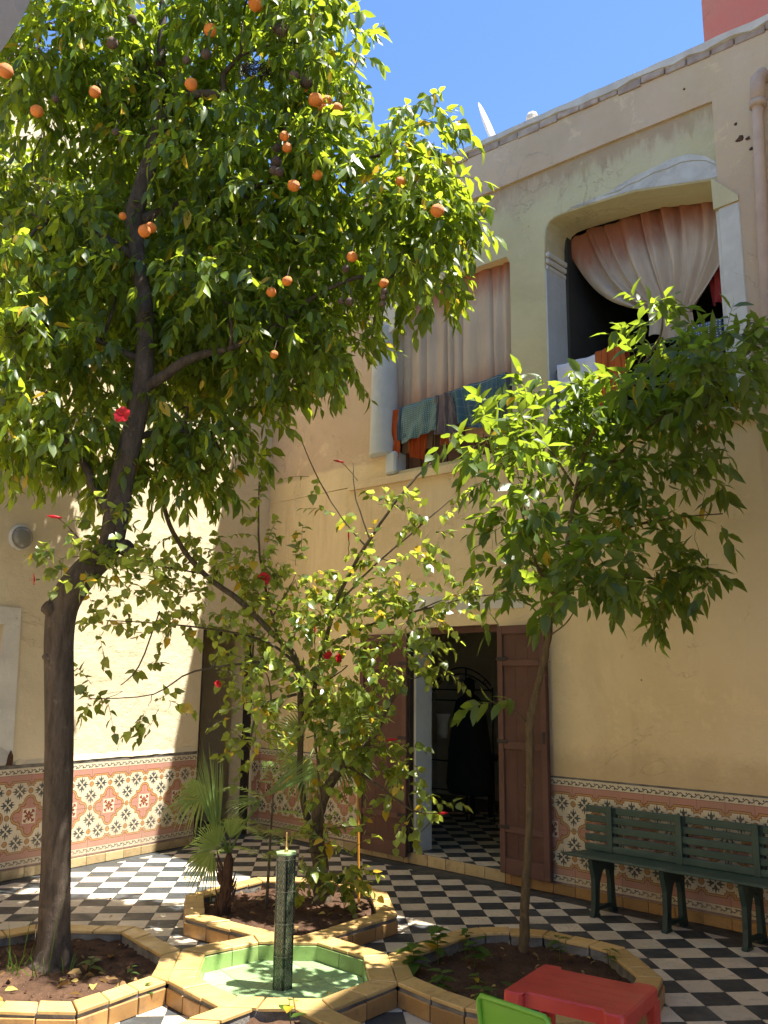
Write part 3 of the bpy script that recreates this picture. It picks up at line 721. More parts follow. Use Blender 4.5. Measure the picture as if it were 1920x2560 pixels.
# first loggia: round engaged column, bracket, jamb
H('engaged_column', MB().lathe([(.150, 3.845), (.150, 3.86), (.142, 4.2), (.136, 4.9), (.132, 5.19), (.138, 5.20), (.10, 5.235)], 26, (-2.145, .03, 0)).mesh('column', True), M_BLU)
H('column_foot', MB().box(-2.08, -1.93, -.030, .26, 3.63, 3.86, .02).mesh('foot'), M_BLU)
prof = [(-2.16, 5.60), (-2.16, 5.26), (-2.03, 5.13), (-1.93, 5.17), (-1.93, 5.24), (-1.90, 5.26), (-1.90, 5.32), (-1.86, 5.35), (-1.86, 5.42), (-1.82, 5.45), (-1.82, 5.56), (-2.0, 5.60)]
H('bracket', shape(prof[::-1], [], -.035, .30), M_WHT)
rc = random.Random(5)
for cx_, cz_, r_ in ((1.64, 5.62, .035), (1.70, 5.60, .025), (1.72, 5.50, .02), (1.62, 5.76, .018), (1.24, 6.26, .014), (.62, 1.62, .008)):
    pl = [(cx_+r_*rc.uniform(.5, 1.1)*math.cos(a*.785), cz_+r_*rc.uniform(.4, 1.0)*math.sin(a*.785)) for a in range(8)]
    H('plaster_chip', shape(pl, [], -.0055 if cz_ > 3.5 else -.0025, -.0035 if cz_ > 3.5 else -.0005), M_PALMB)
# rooms behind the openings
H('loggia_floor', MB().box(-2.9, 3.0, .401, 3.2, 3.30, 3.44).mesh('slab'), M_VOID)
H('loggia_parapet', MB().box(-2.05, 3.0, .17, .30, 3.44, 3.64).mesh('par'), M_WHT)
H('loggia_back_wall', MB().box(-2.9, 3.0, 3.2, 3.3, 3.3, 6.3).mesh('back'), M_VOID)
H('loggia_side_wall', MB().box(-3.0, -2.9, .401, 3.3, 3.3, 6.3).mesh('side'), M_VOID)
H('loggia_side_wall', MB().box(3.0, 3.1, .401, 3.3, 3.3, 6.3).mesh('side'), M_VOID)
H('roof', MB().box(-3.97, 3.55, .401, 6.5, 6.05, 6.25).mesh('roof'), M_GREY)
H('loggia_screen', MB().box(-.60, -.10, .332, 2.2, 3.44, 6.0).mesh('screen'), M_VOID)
# roof edge: brick course and white cap
def roofz(x): return 6.76-.090*(x+1.2)
x = -3.9
while x < 3.4:
    L = random.uniform(.17, .25); z = roofz(x+L/2)
    o = H('brick', MB().box(0, L-.008, -.022+random.uniform(-.008, .010), .16, -.062+random.uniform(-.012, .01), .0, .006).mesh('brick'), M_BRICK, mw=Matrix.Translation((x, 0, z-.012))@Matrix.Rotation(.09, 4, 'Y')); x += L
vs = []; fs = []; N = 60
for i in range(N+1):
    xx = -3.95+7.5*i/N; z = roofz(xx)-.010; j = random.uniform(-.004, .003); k = random.uniform(-.006, .004)
    vs += [(xx, -.034+k, z-.004+random.choice((0, 0, -.01, -.025))), (xx, -.040+k, z+.040+j), (xx, .32, z+.05+j*.5), (xx, .32, z-.09)]
for i in range(N):
    for j in range(4): fs.append((i*4+j, i*4+(j+1) % 4, i*4+4+(j+1) % 4, i*4+4+j))
H('coping', mesh_from(vs, [f[::-1] for f in fs]+[(0, 1, 2, 3), (N*4+3, N*4+2, N*4+1, N*4)], 'cap'), M_COPE)
# door surround, step, reveals
H('lintel_band', shape([(-1.86, 2.262), (-.43, 2.212), (-.43, 2.292), (-1.86, 2.405)], [], -.008, -.0005), M_WHT)
H('door_frame', MB().box(-1.64, -.69, .06, .12, 2.03, 2.088).mesh('frame'), M_WOOD)
H('jamb', MB().box(-1.682, -1.662, .0005, .216, .102, 2.088).mesh('jamb'), M_BLU)
H('jamb', MB().box(-.708, -.688, .0005, .216, .102, 2.088).mesh('jamb'), M_BLU)
H('doorstep', MB().box(-1.72, -.66, -.004, .399, -.002, .096).mesh('step'), M_GREY)
for k in range(5):
    x0 = -1.72+k*.212; H('step_tile', MB().box(x0+.003, x0+.209, -.014, -.0045, .004, .094, .002).mesh('tile'), M_SKIRT)
# ground-floor room
H('room_wall', MB().box(-4.4, 1.6, 3.4, 3.5, 0, 3.0).mesh('back'), M_DIM)
H('room_wall', MB().box(-4.5, -4.4, .401, 3.5, 0, 3.0).mesh('side'), M_DIM)
H('room_wall', MB().box(1.6, 1.7, .401, 3.5, 0, 3.0).mesh('side'), M_DIM)
H('room_ceiling', MB().box(-4.5, 1.7, .401, 3.5, 3.0, 3.1).mesh('ceiling'), M_DIM)
H('room_floor', MB().box(-4.4, 1.6, .402, 3.4, -.01, .090).mesh('floor'), M_GROUT)
fr_inv = FR.inverted()
cnt = 0
for i in range(-22, 14):
    for j in range(-22, 14):
        gx, gy = -1.2+.1918*(i*math.cos(.86)-j*math.sin(.86)), .2+.1918*(i*math.sin(.86)+j*math.cos(.86))
        q = [(gx+.1898*(a*math.cos(.86)-b*math.sin(.86)), gy+.1898*(a*math.sin(.86)+b*math.cos(.86))) for a, b in ((0, 0), (1, 0), (1, 1), (0, 1))]
        lim = [(-1.66, .0), (-.71, .0), (-.71, .405), (1.5, .405), (1.5, 3.3), (-4.3, 3.3), (-4.3, .405), (-1.66, .405)]
        c1 = clip(q, [(-1.66, .002), (-.71, .002), (-.71, .21), (-1.66, .21)]); c2 = clip(q, [(-3.3, .21), (-.52, .21), (-.52, 2.7), (-3.3, 2.7)])
        for c in (c1, c2):
            if len(c) < 3 or parea(c) < .0006: continue
            cx = sum(p[0] for p in c)/len(c); cy = sum(p[1] for p in c)/len(c)
            H('floor_tile', MB().prism([(x-cx, y-cy) for x, y in c], .0, .004).mesh('tile'), M_FB if (i+j) % 2 else M_FW, mw=(cx, cy, .0965))
# dado tiles
def dado_run(root, x0, x1, zlist, y=-.011, phase=0.0, skirt=None, stop=()):
    k0 = math.floor((x0-phase)/.2); k1 = math.ceil((x1-phase)/.2)
    for k in range(k0, k1):
        a, b = max(x0, phase+k*.2), min(x1, phase+(k+1)*.2)
        if b-a < .012: continue
        for z0, z1 in zlist:
            g = .0009; yy = y+random.uniform(-.0008, .0008)
            vs = [(a+g, yy, z0+g), (b-g, yy, z0+g), (b-g, yy, z1-g), (a+g, yy, z1-g), (a+g, -.0005, z0+g), (b-g, -.0005, z0+g), (b-g, -.0005, z1-g), (a+g, -.0005, z1-g)]
            fs = [(0, 1, 2, 3), (0, 4, 5, 1), (1, 5, 6, 2), (2, 6, 7, 3), (3, 7, 4, 0)]
            me = mesh_from(vs, fs, 'tile', [(v[0]-phase, v[2]) for v in vs]); add('wall_tile', me, M_DADO, root)
        if skirt:
            for s0, s1 in ((a, b),):
                me = MB().box(s0+.0015, s1-.0015, y-.005+random.uniform(-.001, .001), -.0005, .0, .074, .003).mesh('skirt'); add('skirting_tile', me, skirt, root)
ROWS = [(.077, .277), (.277, .477), (.477, .677), (.677, .862)]
dado_run(house, -.655, 2.9, ROWS, phase=.2, skirt=M_CURBF)
dado_run(house, -3.96, -1.735, ROWS, phase=.2, skirt=M_SKIRT)
H('grout_line', MB().box(-.655, 2.9, -.009, -.0004, .863, .874).mesh('top'), M_MORT)
H('grout_line', MB().box(-3.96, -1.735, -.009, -.0004, .863, .874).mesh('top'), M_MORT)
# door leaves, folded back against the wall
def leaf_door(x0, x1, z0, z1, y, hinge_right=True, tilt=0.0, label=None):
    Mx = Matrix.Translation(((x1 if hinge_right else x0), y, z0)) @ Matrix.Rotation(tilt, 4, 'Z')
    w_ = x1-x0; r = add('door', MB().box(-w_ if hinge_right else 0, 0 if hinge_right else w_, -.012, .012, 0, z1-z0).mesh('leaf'), M_WOOD, house, Mx)
    s = -w_ if hinge_right else 0; hh = z1-z0
    for a, b in ((s, s+.055), (s+w_-.055, s+w_)): add('stile', MB().box(a, b, -.030, -.0125, 0, hh, .003).mesh('stile'), M_WOOD2, r)
    for a, b in ((0, .12), (.16*hh, .16*hh+.05), (.49*hh, .49*hh+.06), (.83*hh, .83*hh+.05), (hh-.07, hh)):
        add('rail', MB().box(s+.056, s+w_-.056, -.028, -.0125, a, b, .003).mesh('rail'), M_WOOD2, r)
    for a in (.13*hh, .33*hh, .66*hh):
        pass
    nb = 3
    for k in range(nb):
        bw = (w_-.112)/nb; a = s+.056+k*bw
        add('board', MB().box(a+.0015, a+bw-.0015, -.0145, -.0122, .121, hh-.071, .0006).mesh('board'), M_WOOD, r)
    for zz in (.18*hh, .52*hh, .86*hh):      # strap hinges, and a latch on the free edge
        hx = 0 if hinge_right else 0; add('hinge', MB().box(*( (-.10, .012) if hinge_right else (-.012, .10)), -.0345, -.0305, zz-.014, zz+.014, .002).mesh('hinge'), M_DARK, r)
    fx = s+.028 if hinge_right else s+w_-.028
    add('latch', MB().box(fx-.012, fx+.012, -.040, -.0305, hh*.52, hh*.52+.09, .003).mesh('latch'), M_BLACK, r)
    if label: r['label'] = label
    return r
leaf_door(-.655, -.165, .095, 2.065, -.055, hinge_right=False, tilt=-.03)
leaf_door(-2.33, -1.715, .06, 1.93+.11, -.05, hinge_right=True, tilt=.02)
H('door_edge', MB().box(-1.712, -1.69, -.05, -.0006, .10, 2.05).mesh('edge'), M_DARK)
# ------------------------------------------------------------ the left wall
side = thing('side_building', 'cream plaster wall in bright sun with patterned tile dado and white window surround', 'building', FL)
def S(name, me, mat, **k): return add(name, me, mat, side, **k)
OP = [(.26, -.02), (1.03, -.02), (1.03, 2.11), (.26, 2.11)]
out_l = [(-9, 0), (-1.99, 0), (-1.99, 1.98), (-2.8, 1.98), (-2.8, 0)]
WL = [(-3.05, 4.15), (-2.25, 4.15), (-2.25, 5.3), (-3.05, 5.3)]
WN = [(-2.95, 1.05), (-1.985, 1.05), (-1.985, 2.02), (-2.95, 2.02)]
outer = [(-9, 0), (.26, 0), (.26, 2.11), (1.03, 2.11), (1.03, 0), (1.203, 0), (1.203, 6.9), (-9, 7.2)]
S('wall', shape(outer, [WL, WN], 0, .30), M_CRM)
S('coping', MB().box(-9, 1.2, -.05, .35, 7.0, 7.08, .01).mesh('coping') if False else MB().put([(-9, -.05, 7.2), (1.203, -.05, 6.9), (1.203, .35, 6.9), (-9, .35, 7.2), (-9, -.05, 7.28), (1.203, -.05, 6.98), (1.203, .35, 6.98), (-9, .35, 7.28)], [(0, 1, 5, 4), (1, 2, 6, 5), (3, 0, 4, 7), (4, 5, 6, 7), (3, 2, 1, 0), (2, 3, 7, 6)]).mesh('coping'), M_COPE)
dado_run(side, -5.4, .245, ROWS, phase=0.0, skirt=M_SKIRT)
dado_run(side, 1.055, 1.19, ROWS, phase=0.0, skirt=M_SKIRT)
S('grout_line', MB().box(-5.4, .245, -.010, -.0004, .863, .89).mesh('top'), M_MORT)
# broken plaster lip above the dado
vs = []; fs = []
for i in range(41):
    xx = -1.77+2.0*i/40; vs += [(xx, -.0009, .892), (xx, -.014-random.uniform(0, .006), .892+random.uniform(-.004, .004)), (xx, -.0009, .93+random.uniform(-.012, .02))]
for i in range(40):
    k = i*3; fs += [(k, k+3, k+4, k+1), (k+1, k+4, k+5, k+2)]
S('plaster_lip', mesh_from(vs, fs, 'lip'), M_CRM)
# white door surround at far left with a dark door in it
S('door_surround', shape([(-3.15, .90), (-1.80, .90), (-1.845, 2.165), (-3.15, 2.17)], [WN], -.02, -.0005), M_WHT)
dl = S('shutter', MB().box(-2.95, -1.985, .10, .14, 1.05, 2.02).mesh('leaf'), M_WOOD)
add('stile', MB().box(-2.08, -1.99, .07, .099, 1.06, 2.01, .004).mesh('stile'), M_WOOD2, dl)
S('plaster_patch', shape([(-1.985, .90), (-1.83, .86), (-1.84, 1.0), (-1.93, 1.22), (-1.985, 1.30)][::-1] if False else [(-2.05, .905), (-1.84, .905), (-1.85, 1.0), (-1.91, 1.04), (-2.05, 1.045)], [], -.026, -.0205), M_PEEL)
S('broken_corner', shape([(-1.86, .892), (-1.80, .892), (-1.805, .97), (-1.825, 1.01), (-1.85, .96)], [], -.032, -.0206), M_PALMB)
# passage
S('passage_wall', MB().box(.12, .255, .301, 2.2, 0, 2.5).mesh('pw'), M_DIM)
S('passage_wall', MB().box(.26, 2.4, 1.25, 1.35, 0, 2.5).mesh('pw'), M_CRM)
S('passage_wall', MB().box(1.35, 1.5, .301, 1.25, 0, 2.5).mesh('pw'), M_CRM)
S('passage_ceiling', MB().box(.1, 2.4, .301, 1.35, 2.3, 2.4).mesh('pc'), M_DIM)
S('opening_frame', MB().box(1.0, 1.032, .0005, .10, 0, 2.108).mesh('fr'), M_DARK)
S('opening_frame', MB().box(.258, .285, .0005, .08, 0, 2.108).mesh('fr'), M_DARK)
S('opening_frame', MB().box(.285, 1.0, .0005, .09, 2.06, 2.108).mesh('fr'), M_DARK)
S('reveal', MB().box(1.034, 1.0575, -.012, .0003, 0, 2.1).mesh('rv'), M_CRM)
for r_ in range(7):     # stair dado climbing inside the passage
    for c_ in range(6):
        if c_*.13 > 1.0-r_*.13+.25: continue
        x0 = .30+c_*.13; S('stair_tile', MB().box(x0+.001, x0+.129, 1.238, 1.2495, .1+r_*.13+.001, .1+r_*.13+.129, .0015).mesh('tile'), M_SKIRT)
for (xa, xb) in ((-2.62, -2.60), (-2.55, -2.56)):
    S('cable', MB().tube([(xa, -.012, 4.2, .006), (xa+.01, -.012, 5.0, .006), (xb, -.012, 6.9, .006)], 5).mesh('cable'), M_BLACK)
# window high on the left wall
wf = S('window', MB().box(-3.05, -2.25, .10, .13, 4.15, 5.3).mesh('glass'), M_PANE)
for a in ((-3.05, -3.0, 4.15, 5.3), (-2.30, -2.25, 4.15, 5.3), (-2.67, -2.63, 4.2, 5.25), (-2.999, -2.301, 4.15, 4.199), (-2.999, -2.301, 5.251, 5.3), (-2.999, -2.671, 4.7, 4.74), (-2.629, -2.301, 4.7, 4.74)):
    add('frame', MB().box(a[0], a[1], .06, .099, a[2], a[3]).mesh('bar'), M_BLU, wf)
# bulkhead lamp
lamp = thing('wall_lamp', 'round glass bulkhead lamp on the shaded cream wall beside the trunk', 'lamp', TL(-1.907, 0, 2.755) @ Matrix.Rotation(math.pi/2, 4, 'X'))
add('base', MB().lathe([(.112, -.0), (.112, .022), (.104, .030), (.09, .030)], 28).mesh('base', True), M_WMET, lamp)
add('glass', MB().lathe([(.094, .028), (.092, .05), (.075, .072), (.045, .085), (.01, .09)], 28).mesh('glass', True), M_GLS, lamp)
add('bulb', MB().lathe([(.015, .03), (.018, .045), (.030, .055), (.032, .062), (.02, .07), (.004, .072)], 14).mesh('bulb', True), M_WMET, lamp)
# ------------------------------------------------------------ tall house whose shade falls into the picture, and an unseen bounce wall
def wallbox(name, label, cat, p0, p1, h, th, mat, kind=None):
    a = Vector((*p0, 0)); b = Vector((*p1, 0)); L = (b-a).length; d = (b-a).normalized(); ang = math.atan2(d.y, d.x)
    o = add(name, MB().box(0, L, 0, th, 0, h, 0).mesh('wall'), mat, None, Matrix.Translation(a) @ Matrix.Rotation(ang, 4, 'Z')); o['label'] = label; o['category'] = cat; return o
def st(s, t): return xy(FR, s, -t)
s0 = st(2.73-.30, -.9+.0); 
pA = st(2.73+.32*(-1.2+.455), -1.2); pB = st(2.73+.32*(3.5+.455), 3.5)
wallbox('tall_house', 'tall plaster house beyond the right edge, casting shade over the sapling planter', 'house', pA, pB, 8.4, .8, M_OCH) if False else wallbox('tall_house', 'tall plaster house beyond the right edge that shades the sapling planter', 'house', pB, pA, 8.4, -.8, M_CRM)
wallbox('rear_bounce_wall', 'long unseen cream wall added behind the viewer to bounce warm light', 'wall', xy(FR, -8.5, -8.2), xy(FR, 5.5, -8.2), 5.6, -.3, M_CRM)  # out of view, added to bounce warm sunlight into the shade
# red block on the roof
rb = add('roof_block', shape([(.605, 6.3), (3.3, 6.3), (3.3, 9.4), (.605, 9.4)], [], 2.0, 4.5), M_RED, None, FR); rb['label'] = 'red plastered block standing on the roof at top right'; rb['category'] = 'rooftop block'
# drain pipe
pipe = thing('drain_pipe', 'plaster-coloured drain pipe with an elbow at the right end of the wall', 'pipe', TR(1.80, 0, 0))
vs = [(.03, -.06, 5.90, .040), (.012, -.09, 5.70, .040), (-.01, -.09, 5.0, .042), (-.05, -.09, 3.7, .044), (-.02, -.09, 2.0, .044)]
add('tube', MB().tube(vs, 16).mesh('tube', True), M_PIPE, pipe)
add('elbow', MB().tube([(.055, .02, 6.02, .050), (.05, -.05, 6.03, .052), (.035, -.088, 5.98, .053), (.030, -.092, 5.90, .053), (.024, -.092, 5.80, .052)], 16).mesh('elbow', True), M_PIPE, pipe)
add('collar', MB().tube([(.024, -.092, 5.80, .060), (.020, -.092, 5.755, .060)], 16).mesh('collar', True), M_PIPE, pipe)
# dish and a lump on the roof edge
dish = thing('satellite_dish', 'white satellite dish seen edge-on above the roof edge', 'satellite dish', (1.06, 8.54, 6.9))
vd = Vector((1.06, 8.54, 5.9)).normalized(); bd_ = (up*.90-rt*.40).normalized(); ax = vd.cross(bd_).normalized(); ax = (ax-vd*.10).normalized()
q_ = ax.to_track_quat('Z', 'Y').to_matrix().to_4x4(); q_.translation = Vector((.03, -.03, .66)); 
prof = [(.0, 0), (.12, .006), (.22, .020), (.30, .040), (.305, .044), (.30, .047), (.21, .028), (.12, .013), (.0, .007)]
add('bowl', MB().lathe(prof, 32, mat=q_).mesh('bowl', True), M_WMET, dish)
add('mast', MB().tube([(0, 0, -.8, .02), (.05, -.02, .40, .02)], 8).mesh('mast'), M_WMET, dish)
lump = add('roof_stone', MB().lathe([(.02, 0), (.055, .015), (.06, .05), (.045, .085), (.01, .09)], 7, at=(0, 0, 0)).mesh('stone'), M_COPE, None, TR(-.26, .06, 6.745)); lump['label'] = 'small white lump lying on the roof edge right of the dish'; lump['category'] = 'stone'
# gallery arch at the top left corner, close to the viewer
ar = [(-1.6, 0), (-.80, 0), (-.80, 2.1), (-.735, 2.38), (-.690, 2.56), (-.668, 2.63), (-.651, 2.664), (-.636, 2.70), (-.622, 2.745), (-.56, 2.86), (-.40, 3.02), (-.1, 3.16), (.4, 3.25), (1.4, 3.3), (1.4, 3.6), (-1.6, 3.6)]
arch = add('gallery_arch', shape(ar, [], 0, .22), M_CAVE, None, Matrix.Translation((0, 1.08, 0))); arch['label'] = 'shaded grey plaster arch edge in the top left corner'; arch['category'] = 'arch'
# ------------------------------------------------------------ bench
def bench():
    t = thing('bench', 'long dark green slatted bench against the tiled wall', 'bench', TR(0, 0, 0))
    X0, X1 = .20, 1.66; YF, YB = -.44, -.07
    sk = .02
    for k in range(5):      # seat slats
        y0 = YF+.005+k*.068; add('seat_slat', MB().box(X0-.02, X1, y0, y0+.060, .385-k*.004, .402-k*.004, .004).mesh('slat'), M_BENCH, t)
    for k in range(5):      # back slats lean back a little
        z0 = .388+k*.066; y0 = -.125+.03*k/4
        add('back_slat', MB().box(.17, X1+.12, y0-.012, y0+.006, z0, z0+.048, .005).mesh('slat'), M_BENCH, t)
    for xl in (.37, .905, 1.43):
        # upright carrying the back slats
        mb = MB(); 
        mb.put([(xl+.14, -.10, .39), (xl+.175, -.10, .39), (xl+.175, -.055, .39), (xl+.14, -.055, .39), (xl+.14, -.078, .775), (xl+.175, -.078, .775), (xl+.175, -.05, .775), (xl+.14, -.05, .775)],
               [(0, 1, 5, 4), (1, 2, 6, 5), (2, 3, 7, 6), (3, 0, 4, 7), (4, 5, 6, 7), (3, 2, 1, 0)]) if False else None
        up_ = MB().box(xl+.012, xl+.052, -.112, -.072, .34, .70, .004).mesh('up'); add('back_support', up_, M_BENCHD, t)
        fac = MB().box(xl-.010, xl+.034, -.142, -.1375, .386, .712, .002).mesh('cover'); add('back_strap', fac, M_BENCH, t)
        # leg frame: arched plate from front to back
        prof = [(YF+.03, 0), (YF+.095, 0), (YF+.10, .05), (YF+.105, .12), (YF+.12, .22), (YF+.155, .285), (YF+.20, .31), (YF+.245, .285), (YF+.262, .22), (YF+.262, .10), (YF+.262, .04), (YF+.275, 0), (YF+.335, 0), (YF+.325, .06), (YF+.31, .22), (YF+.315, .33), (YF+.32, .378), (YF+.02, .378), (YF+.03, .33), (YF+.055, .25), (YF+.05, .12), (YF+.04, .05)]
        me = shape(prof[::-1], [], 0, .034, 'leg'); 
        o = add('leg_frame', me, M_BENCHD, t, Matrix.Translation((xl+.034, 0, 0)) @ Matrix.Rotation(math.pi/2, 4, 'Z'))
        add('stretcher', MB().box(xl+.004, xl+.030, YF+.095, YF+.262, .035, .062, .003).mesh('bar'), M_BENCHD, t)
        add('foot', MB().box(xl-.004, xl+.040, YF+.018, YF+.105, 0, .020, .006).mesh('foot'), M_BENCHD, t)
bench()
# ------------------------------------------------------------ red table, green chair
def table():
    P = [Vector((.475, 3.535)), Vector((.665, 3.855)), Vector((1.065, 3.60)), Vector((.862, 3.262))]     # front-left, back-left, back-right, front-right
    c = sum(P, Vector((0, 0)))/4; ex = ((P[2]-P[1])+(P[3]-P[0])).normalized(); ang = math.atan2(ex.y, ex.x)
    W, D = .235, .195; Z = .45
    t = thing('kids_table', "small red plastic children's table with notched corners", 'table', Matrix.Translation((c.x, c.y, 0)) @ Matrix.Rotation(ang, 4, 'Z'))
    nx = .052; r = .014
    def outline(w, d, n):
        o = []
        for sx, sy in ((1, -1), (1, 1), (-1, 1), (-1, -1)):
            # each corner has a step: the short leg pad projects, the long side is set in
            a = [(sx*(w-.022), sy*(d-n*1.2)), (sx*(w-.022), sy*(d-n*1.2)), (sx*w, sy*(d-n*.9)), (sx*w, sy*(d-.012)), (sx*(w-.012), sy*d), (sx*(w-n*.9), sy*d), (sx*(w-n*1.25), sy*(d-.020))]
            a = [(sx*w, sy*(d-n*1.5)), (sx*w, sy*(d-.016)), (sx*(w-.005), sy*(d-.005)), (sx*(w-.016), sy*d), (sx*(w-n), sy*d), (sx*(w-n-.010), sy*(d-.006)), (sx*(w-n-.016), sy*(d-.020)), (sx*(w-n-.03), sy*(d-.024))]
            if sx*sy > 0: a = a
            else: a = a[::-1]
            o += a
        return o
    oa = outline(W, D, .055)
    oa = ccw(oa)
    # order by angle-free walk: build explicitly
    def loop(w, d):
        q = []
        n = .066; s = .030
        base = [(w, -(d-.085)), (w, -(d-.018)), (w-.006, -(d-.006)), (w-.018, -d)]
        # walk counter-clockwise from the right side, bottom corner first
        def corner(sx, sy):
            return [(sx*(w), sy*(d-.018)), (sx*(w-.006), sy*(d-.006)), (sx*(w-.018), sy*d), (sx*(w-n), sy*d), (sx*(w-n-.010), sy*(d-.005)), (sx*(w-n-.014), sy*(d-s+.004)), (sx*(w-n-.024), sy*(d-s))]
        out = []
        out += corner(1, -1)[::-1]; out += corner(1, 1); out += corner(-1, 1)[::-1]; out += corner(-1, -1)
        return ccw(out)
    L0, L1 = loop(W, D), loop(W-.007, D-.007)
    n = len(L0); mb = MB()
    vs = [(x, y, Z) for x, y in L1]+[(x, y, Z-.006) for x, y in L0]+[(x*1.008, y*1.008, Z-.052) for x, y in L0]+[(x*.985, y*.985, Z-.052) for x, y in L0]+[(x*.98, y*.98, Z-.010) for x, y in L0]
    fs = [tuple(range(n))]
    for k in range(4): fs += [(k*n+i, (k+1)*n+i, (k+1)*n+(i+1) % n, k*n+(i+1) % n) for i in range(n)]
    fs.append(tuple(4*n+i for i in range(n))[::-1])
    mb.put(vs, fs); add('top', mb.mesh('top'), M_RPL, t)
    for k in range(5):     # shallow moulded ribs
        y = -.14+.07*k; add('rib', MB().box(-W+.03, W-.03, y-.0012, y+.0012, Z-.001, Z+.0007).mesh('rib'), M_RPL, t)
    for sx in (-1, 1):
        for sy in (-1, 1):
            mb = MB(); rings = [(Z-.05, .060, .052, 0), (Z-.09, .052, .046, 0), (.2, .046, .040, .004), (0, .042, .036, .010)]; v = []
            for z, a, b, o in rings:
                X, Y = sx*(W+.002+o), sy*(D+.002+o)
                v += [(X, Y, z), (X-sx*a, Y, z), (X-sx*a, Y-sy*.010, z), (X-sx*.010, Y-sy*.010, z), (X-sx*.010, Y-sy*b*1.25, z), (X, Y-sy*b*1.25, z)]
            f = []
            for k in range(3): f += [(k*6+i, k*6+(i+1) % 6, k*6+6+(i+1) % 6, k*6+6+i) for i in range(6)]
            mb.put(v, f+[(0, 1, 2, 3, 4, 5), (23, 22, 21, 20, 19, 18)]); add('leg', mb.mesh('leg'), M_RPL, t)
    # arched apron corners under the long sides
    for sy in (-1, 1):
        for sx in (-1, 1):
            q = [(0, 0), (.05, 0), (.028, -.008), (.012, -.022), (.004, -.045), (0, -.07)]
            pr = [(sx*(W-.046-a), Z-.05+b) for a, b in q]; add('gusset', shape(pr if sx < 0 else pr[::-1], [], min(sy*(D-.002), sy*(D-.010)), max(sy*(D-.002), sy*(D-.010))), M_RPL, t)
table()
def chair():
    # back rest top edge runs between two measured points
    a, b = Vector((.334, 3.13, .560)), Vector((.530, 2.93, .570))
    ex = (b-a).normalized(); ang = math.atan2(ex.y, ex.x); w_ = (b-a).length/2; c = (a+b)/2
    t = thing('kids_chair', "small green plastic children's chair with its back to the viewer", 'chair', Matrix.Translation((c.x, c.y, 0)) @ Matrix.Rotation(ang, 4, 'Z'))
    Z = .562
    N = 10; vs = []; th = .007
    def prof(u):  # slight curve of the back panel
        return -.012*(1-u*u)*0
    mb = MB()
    rows = [(Z, 1.0, 0), (Z-.01, 1.0, 0), (Z-.05, .985, .004), (Z-.14, .96, .014), (Z-.24, .93, .03)]
    grid = []
    for z, k, y in rows: grid.append([(w_*k*(-1+2*i/N), y-.006*(1-(-1+2*i/N)**2), z) for i in range(N+1)])
    for s in (0, 1):
        base = len(mb.v)
        for r_ in grid: mb.v += [(x, y+s*th, z) for x, y, z in r_]
        for j in range(len(rows)-1):
            for i in range(N):
                q = (base+j*(N+1)+i, base+j*(N+1)+i+1, base+(j+1)*(N+1)+i+1, base+(j+1)*(N+1)+i); mb.f.append(q if s else q[::-1])
    add('backrest', mb.mesh('back', True), M_GPL, t)
    rim = MB().tube([(-w_*.93, .02, Z-.24, .008), (-w_*.97, .006, Z-.12, .008), (-w_, -.004, Z-.015, .009), (-w_+.012, -.006, Z+.001, .009), (0, -.010, Z+.003, .009), (w_-.012, -.006, Z+.001, .009), (w_, -.004, Z-.015, .009), (w_*.97, .006, Z-.12, .008), (w_*.93, .02, Z-.24, .008)], 8)
    add('back_rim', rim.mesh('rim', True), M_GPL, t)
    add('seat', MB().box(-w_*.98, w_*.98, .03, .28, .27, .282, .005).mesh('seat'), M_GPL, t)
    for sx in (-1, 1):
        add('leg', MB().tube([(sx*w_*.93, .03, Z-.24, .012), (sx*w_*1.02, -.01, 0, .013)], 8).mesh('leg'), M_GPL, t)
        add('leg', MB().tube([(sx*w_*.93, .27, .27, .012), (sx*w_*1.02, .30, 0, .013)], 8).mesh('leg'), M_GPL, t)
chair()
# ------------------------------------------------------------ curtains
def grid_cloth(fn, nu, nv, uvs=(1, 1)):
    vs = []; uv = []
    for j in range(nv+1):
        for i in range(nu+1):
            vs.append(fn(i/nu, j/nv)); uv.append((i/nu*uvs[0], j/nv*uvs[1]))
    fs = [(j*(nu+1)+i, j*(nu+1)+i+1, (j+1)*(nu+1)+i+1, (j+1)*(nu+1)+i) for j in range(nv) for i in range(nu)]
    return mesh_from(vs, fs, 'cloth', uv, smooth=True)
def folds(u, seed, n):
    r = random.Random(seed); ph = [(r.uniform(.6, 1.5)*n, r.uniform(0, 6.28), r.uniform(.4, 1)) for _ in range(4)]
    return sum(a*math.sin(6.283*f*u+p) for f, p, a in ph)/2.2
def c1(u, v):
    x = -2.09+1.585*u; top = 5.60-.09*u; z = top+(3.86-.04*u-top)*v
    f = .55*folds(u, 5, 3)
    for c_, w_, h_ in ((.05, .02, 1.4), (.13, .012, .8), (.27, .014, 1.5), (.35, .03, .6), (.43, .012, 1.9), (.50, .010, 1.2), (.565, .012, 1.7), (.70, .04, .5), (.80, .008, 1.5), (.87, .02, 1.0), (.93, .012, 1.6), (.97, .01, 1.0)): f += 1.1*h_*math.exp(-((u-c_-.006*math.sin(4*v+c_*30))/w_)**2)*(1-.25*v)
    return (x+.012*f*(1-v*.3), .12+.032*f*(.45+.55*min(1, v*3))+.008*math.sin(31*u+9*v), z)
cm = curtain('stained_curtain', 5.58, 4.28, .95, .55)
o = add('curtain', grid_cloth(lambda u, v: (lambda p: (p[0]+1.3, p[1]-.12, p[2]-3.9))(c1(u, v)), 260, 20), cm, None, TR(-1.3, .12, 3.9))
o['label'] = 'long beige curtain with rusty stains hanging straight in the left loggia opening'; o['category'] = 'curtain'
